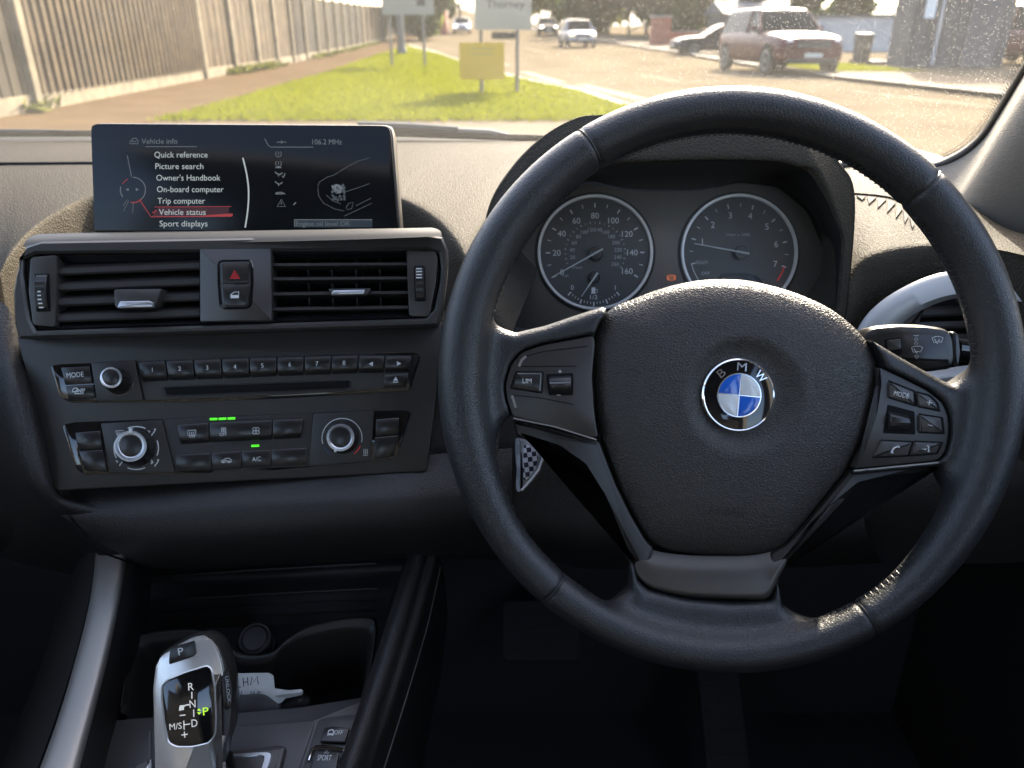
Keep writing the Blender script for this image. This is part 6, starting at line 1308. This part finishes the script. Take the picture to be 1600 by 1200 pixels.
# storage back: shutter with ribs
rows = [[P(*q) for q in r] for r in ([(200, 872, .72), (400, 872, .72), (655, 862, .72)], [(215, 905, .735), (420, 897, .735), (630, 885, .735)], [(210, 940, .725), (410, 930, .725), (615, 920, .725)], [(200, 990, .715), (400, 978, .715), (600, 968, .715)])]
MB().loft(rows, 20, 20).build('storage_cover', M['black'], co_, world=True, smooth=70)
for (a, b, r_) in (((242, 901, .728), (588, 880, .728), .0012), ((250, 938, .718), (590, 919, .718), .001), ((250, 957, .716), (590, 938, .716), .0007), ((250, 972, .714), (590, 953, .714), .0007)): MB().tube([P(*a), P((a[0] + b[0]) / 2, (a[1] + b[1]) / 2 - 1, a[2]), P(*b)], r_, 6).build('cover_rib', M['fascia'], co_, world=True)
# cup holder well: rim lip and deep dark sides
lip = [(188, 1112, .605), (199, 1045, .635), (208, 1015, .65), (226, 999, .66), (300, 992, .664), (345, 1003, .66), (372, 1030, .65), (420, 1030, .65), (450, 1006, .66), (482, 988, .667), (530, 976, .67), (574, 974, .67), (586, 986, .665), (582, 1030, .645), (572, 1085, .62)]
r0 = [P(*q) for q in lip]; r1 = [p + Vector((0, .004, .003)) for p in r0]; r2 = [p + Vector((0, .012, -.004)) for p in r0]; ctr = P(385, 1060, .66)
r3 = [p.lerp(ctr, .06) + Vector((0, 0, -.012)) for p in r0]; r4 = [p.lerp(ctr, .15) + Vector((0, .01, -.075)) for p in r0]
MB().loft([r2, r1, r0, r3, r4], 80, 24).build('cup_holder', M['fascia'], co_, world=True, smooth=70)
rows = [[P(*q) + Vector((0, .01, -.075)) for q in r] for r in ([(180, 1130, .62), (400, 1120, .62), (590, 1090, .62)], [(190, 980, .68), (400, 980, .68), (610, 960, .68)])]
MB().loft(rows, 6, 4).build('cup_holder_floor', M['void'], co_, world=True, smooth=70)
sk = MB(); c0 = Frame(400, 1000, .668, tilt=60); 
ps = thing('power_socket', 'round black power socket cap at the back of the cup holder', 'socket', c0)
MB().lathe((0, 0), [(.0150, -.01), (.0150, .002), (.0135, .0040), (.012, .0032), (.0105, .0040), (.010, .005), (.001, .0054)], 40).build('cap', M['black'], ps); MB().lathe((0, -.004), [(.0168, -.012), (.0168, -.001), (.0153, .0005)], 40, cap=False).build('ring', M['fascia'], ps)
# top plate of the console
N = Frame(390, 1150, .600, tilt=74, yaw=6)
def npx(l, w=0): return N.px(l, w)
MB().plate(rnd(npx([(142, 1128), (230, 1120), (360, 1114), (470, 1104), (584, 1086), (566, 1140), (520, 1290), (90, 1290)]), .002), -.012, 0, .0015).build('top_plate', M['fascia3'], co_)
for o in [co_.children[-1]]: o.matrix_local = co_.matrix_basis.inverted() @ N.m
def nb(l, r, w0, w1, name, m, bev=.0008, par=None):
    o = MB().plate(rnd(npx(l, w1), r), w0, w1, bev).build(name, M[m], par or co_)
    if par is None: o.matrix_local = co_.matrix_basis.inverted() @ N.m
    return o
nb([(146, 1146), (236, 1140), (236, 1280), (100, 1280)], .002, -.002, .0012, 'insert_plate', 'fascia3')
nb([(350, 1134), (470, 1126), (486, 1124), (492, 1130), (440, 1280), (300, 1280)], .004, -.002, .0012, 'insert_plate', 'fascia3')
nb([(498, 1123), (548, 1116), (562, 1119), (560, 1132), (520, 1260), (450, 1280)], .004, -.002, .0012, 'insert_plate', 'fascia3')
b = nb([(507, 1137), (520, 1134.5), (546, 1137), (545, 1140), (539.5, 1160), (499.5, 1158.5)], .0012, -.001, .0045, 'traction_button', 'button')
mb = MB(); w_ = .0046; z = N.s
mb.text('OFF', N.uv(529, 1144.5, w_), 7 * z, w_, 13 * z, -8, slant=.1).line(npx([(512, 1147), (514, 1141.5), (519, 1140), (521.5, 1142), (520.5, 1147)], w_), 2 * z, w_, closed=True).line(npx([(511, 1149), (516, 1148), (521, 1149)], w_), 1 * z, w_).build('lettering', M['white'], b, smooth=0, recalc=False)
b = nb([(493, 1172), (530, 1174.5), (520, 1240), (470, 1240)], .0015, -.001, .0045, 'sport_button', 'button')
MB().text('SPORT', N.uv(507, 1184, w_), 8.5 * z, w_, 21 * z, -6, slant=.1).line(npx([(510.5, 1172.5), (513.5, 1176.8), (507, 1176.5)], w_), .9 * z, w_, closed=True).build('lettering', M['white'], b, smooth=0, recalc=False)
ut = MB().tube([(*N.uv(482, 1188, .003), .003), (*N.uv(488, 1171, .0035), .0035), (*N.uv(494, 1166.5, .004), .004), (*N.uv(514, 1167, .004), .004), (*N.uv(534, 1170, .004), .004), (*N.uv(538, 1173, .0035), .0035), (*N.uv(531, 1190, .003), .003)], .0011, 8).build('button_surround', M['chrome'], b)
# gear surround
nb([(340, 1174), (426, 1162), (440, 1161), (447, 1166), (425, 1250), (300, 1250)], .003, -.001, .0075, 'selector_surround', 'fascia3', .004)
g1 = rnd(npx([(350, 1179), (410, 1174), (424, 1175), (426, 1180), (400, 1260), (300, 1260)], .008), .002); g2 = rnd(npx([(354, 1185), (404, 1181), (413, 1182), (390, 1260), (310, 1260)], .008), .002)
o = MB().frame(g1, g2, .005, .0085, .0008, wi=.004).build('selector_trim', M['silver'], co_); o.matrix_local = co_.matrix_basis.inverted() @ N.m
o = MB().plate(g2, .003, .0045, .0002).build('selector_well', M['black'], co_); o.matrix_local = co_.matrix_basis.inverted() @ N.m
g1 = npx([(238, 1182), (210, 1196), (190, 1260), (240, 1260)], .008); o = MB().plate(rnd(g1, .002), .0, .0085, .003).build('selector_trim', M['silver'], co_); o.matrix_local = co_.matrix_basis.inverted() @ N.m

# ------------------------------------------------------------------ gear selector
H = Frame(300, 1095, .545, tilt=30, yaw=4)
gs = thing('gear_selector', 'silver gear selector with black gate display and P button on top', 'gear lever', H)
def hp(l, w=0): return H.px(l, w)
hs = H.s
body = [(240, 1200), (237, 1120), (236, 1070), (240, 1040), (248, 1022), (270, 1008), (298, 994), (316, 990.5), (334, 997), (346, 1012), (356, 1040), (361, 1066), (364, 1110), (360, 1146), (352, 1168), (346, 1200)]
full = rnd(hp(body), .003)
mb = MB(); zz = lambda p, h: [(a, b, h) for a, b in p]
mb.rings([zz(inset(full, .006), -.030), zz(inset(full, .002), -.024), zz(full, -.012), zz(inset(full, .0004), -.005), zz(inset(full, .0016), -.0015)]).build('grip', M['grip'], gs)
ch_ = rnd(hp([(244, 1320), (241, 1200), (239, 1120), (238, 1075), (242, 1042), (250, 1026), (272, 1011), (299, 997), (316, 993.5), (330, 1000), (340, 1014), (347, 1033), (351, 1058), (330, 1060), (331, 1150), (352, 1150), (347, 1172), (344, 1200), (356, 1320)]), .002)
MB().plate(ch_, -.012, .0012, .0028).build('front_shell', M['knob_silver'], gs)
dp = rnd(hp([(254, 1072), (262, 1064), (290, 1052), (324, 1041.5), (329, 1046), (334, 1075), (336, 1120), (335, 1148), (326, 1160), (300, 1166), (276, 1166), (264, 1160), (258, 1130), (254, 1092)], .002), [.002] * 14)
MB().frame([(a, b) for a, b in inset(dp, -.0012)], dp, .0005, .0024, .0006, wi=.001).build('display_rim', M['knob_silver'], gs)
gd = MB().plate(dp, .0005, .0017, .0004).build('gate_display', M['gloss'], gs)
pbm = MB().plate(rnd(hp([(266, 1012), (304, 1001), (307, 1022), (300, 1027), (264, 1038.5), (264, 1030)], .002), .0012), .0002, .0026, .0008).build('park_button', M['button'], gs)
MB().text('P', H.uv(282.5, 1017.5, .0026), 11 * hs, .0026, 8 * hs, 10).build('lettering', M['white'], pbm, smooth=0, recalc=False)
w_ = .0018; mb = MB()
mb.text('R', H.uv(298.5, 1072.5, w_), 11.5 * hs, w_, 8.5 * hs, 3).text('N', H.uv(301, 1099.5, w_), 11.5 * hs, w_, 9 * hs, 3).text('D', H.uv(304, 1129.5, w_), 11.5 * hs, w_, 9 * hs, 3).text('M/S', H.uv(274.5, 1134.5, w_), 9.5 * hs, w_, 18.5 * hs, 4)
for l in ([(299.7, 1081), (300, 1091.5)], [(302.6, 1108.5), (303, 1120)], [(281, 1118), (290, 1117)], [(287.2, 1126), (287.8, 1140)], [(288, 1132.5), (297, 1131)], [(283.5, 1148.5), (293.5, 1147)], [(288, 1143), (289, 1152.5)]): mb.line(hp(l, w_), 1.5 * hs, w_)
mb.add([(*H.uv(x, y, w_), w_ + .0002) for x, y in ((281, 1102), (288, 1101.5), (287.5, 1109), (279.5, 1110.5))], [(0, 1, 2, 3)]).line(hp([(286, 1104), (291, 1101.5), (296, 1101)], w_), 2 * hs, w_)
mb.build('gate_lettering', M['lit_white'], gd, smooth=0, recalc=False)
mb = MB().text('P', H.uv(321.5, 1111, w_), 12 * hs, w_, 8.5 * hs, 4)
for s in (-1, 1): mb.add([(*H.uv(x, 1111.5 + s * y, w_), w_ + .0002) for x, y in ((308, 1.5), (314.5, 1.2), (311.2, 4.8))], [(0, 1, 2)])
mb.build('gear_letter_lit', M['p_green'], gd, smooth=0, recalc=False)
MB().plate(rnd(hp([(340, 1056), (352, 1046), (358, 1048), (364, 1080), (362, 1104), (352, 1112), (346, 1100)]), .002), -.010, .0004, .002).build('unlock_button', M['button'], gs)
MB().text('UNLOCK', H.uv(356.5, 1077, .0006), 5.2 * hs, .0006, 40 * hs, -83).build('embossed_lettering', M['dim'], gs, smooth=0, recalc=False)
MB().rings([zz(hp([(238, 1190), (350, 1190), (350, 1205), (238, 1205)]), -.02), zz(hp([(232, 1400), (372, 1400), (372, 1420), (232, 1420)]), -.05)], cap0=True).build('stem', M['black'], gs)

# key and its card tag in the cup holder
Q = Frame(400, 1075, .628, tilt=30, yaw=0)
kt = thing('key_tag', 'white card tag with handwriting lying in the cup holder', 'tag', Q)
tg = rnd(Q.px([(345, 1053), (420, 1051.5), (427, 1056), (429, 1076), (452, 1079), (470, 1077), (474, 1080), (472, 1086), (446, 1091), (440, 1098), (428, 1101), (408, 1086), (345, 1092)]), .0012)
MB().plate(tg, -.0008, .0004, .0002, back=True).build('card', M['paper'], kt)
MB().tube([(*Q.uv(432, 1085), .001), (*Q.uv(452, 1082), .0015), (*Q.uv(472, 1080), .001)], .0016, 8).build('tie', M['paper'], kt)
mb = MB(); 
for l in ([(368, 1074), (372, 1058)], [(366, 1074), (377, 1073)], [(381, 1072), (380, 1059)], [(388, 1071), (387, 1058)], [(380, 1066), (388, 1065)], [(392, 1070), (394, 1057), (397, 1066), (402, 1056), (404, 1069)], [(371, 1088), (373, 1080), (377, 1086), (378, 1079)], [(392, 1086), (393, 1080)], [(397, 1085), (397, 1080)], [(402, 1085), (404, 1080), (408, 1082)]): mb.line(Q.px(l), 1.3 * Q.s, .0004)
mb.build('handwriting', M['ink'], kt, smooth=0, recalc=False)
kk = thing('car_key', 'black car key wedged in front of the white tag', 'key', Q)
MB().plate(rnd(Q.px([(352, 1096), (364, 1088), (405, 1086), (414, 1088), (438, 1106), (430, 1125), (352, 1125)], .004), .003), -.004, .005, .002).build('body', M['fascia3'], kk)
MB().plate(rnd(Q.px([(438, 1100), (470, 1085), (486, 1096), (478, 1110), (445, 1115)], -.004), .003), -.010, -.002, .002).build('ring', M['button'], kk)
# pedals deep in the footwell
def pedal(px, py, wd, ht, d, label):
    f_ = Frame(px, py, d, tilt=50); t = thing('pedal', label, 'pedal', f_, group='pedals in the footwell'); p = rnd([(-wd / 2, -ht / 2), (wd / 2, -ht / 2), (wd / 2, ht / 2), (-wd / 2, ht / 2)], .01)
    MB().plate(p, -.012, 0, .003).build('pad', M['carpet'], t)
    for i in range(4): MB().box((-wd * .38, -ht * .35 + i * ht * .2, -.001), (wd * .38, -ht * .3 + i * ht * .2, .002)).build('tread', M['carpet'], t, smooth=0)
    MB().tube([(0, 0, -.01), (0, .10, -.03), (0, .25, -.02)], .009, 8).build('arm', M['black'], t)
pedal(845, 985, .10, .075, 1.0, 'wide dark brake pedal seen below the left of the wheel rim'); pedal(1130, 1120, .055, .15, 1.0, 'tall dark accelerator pedal below the wheel')
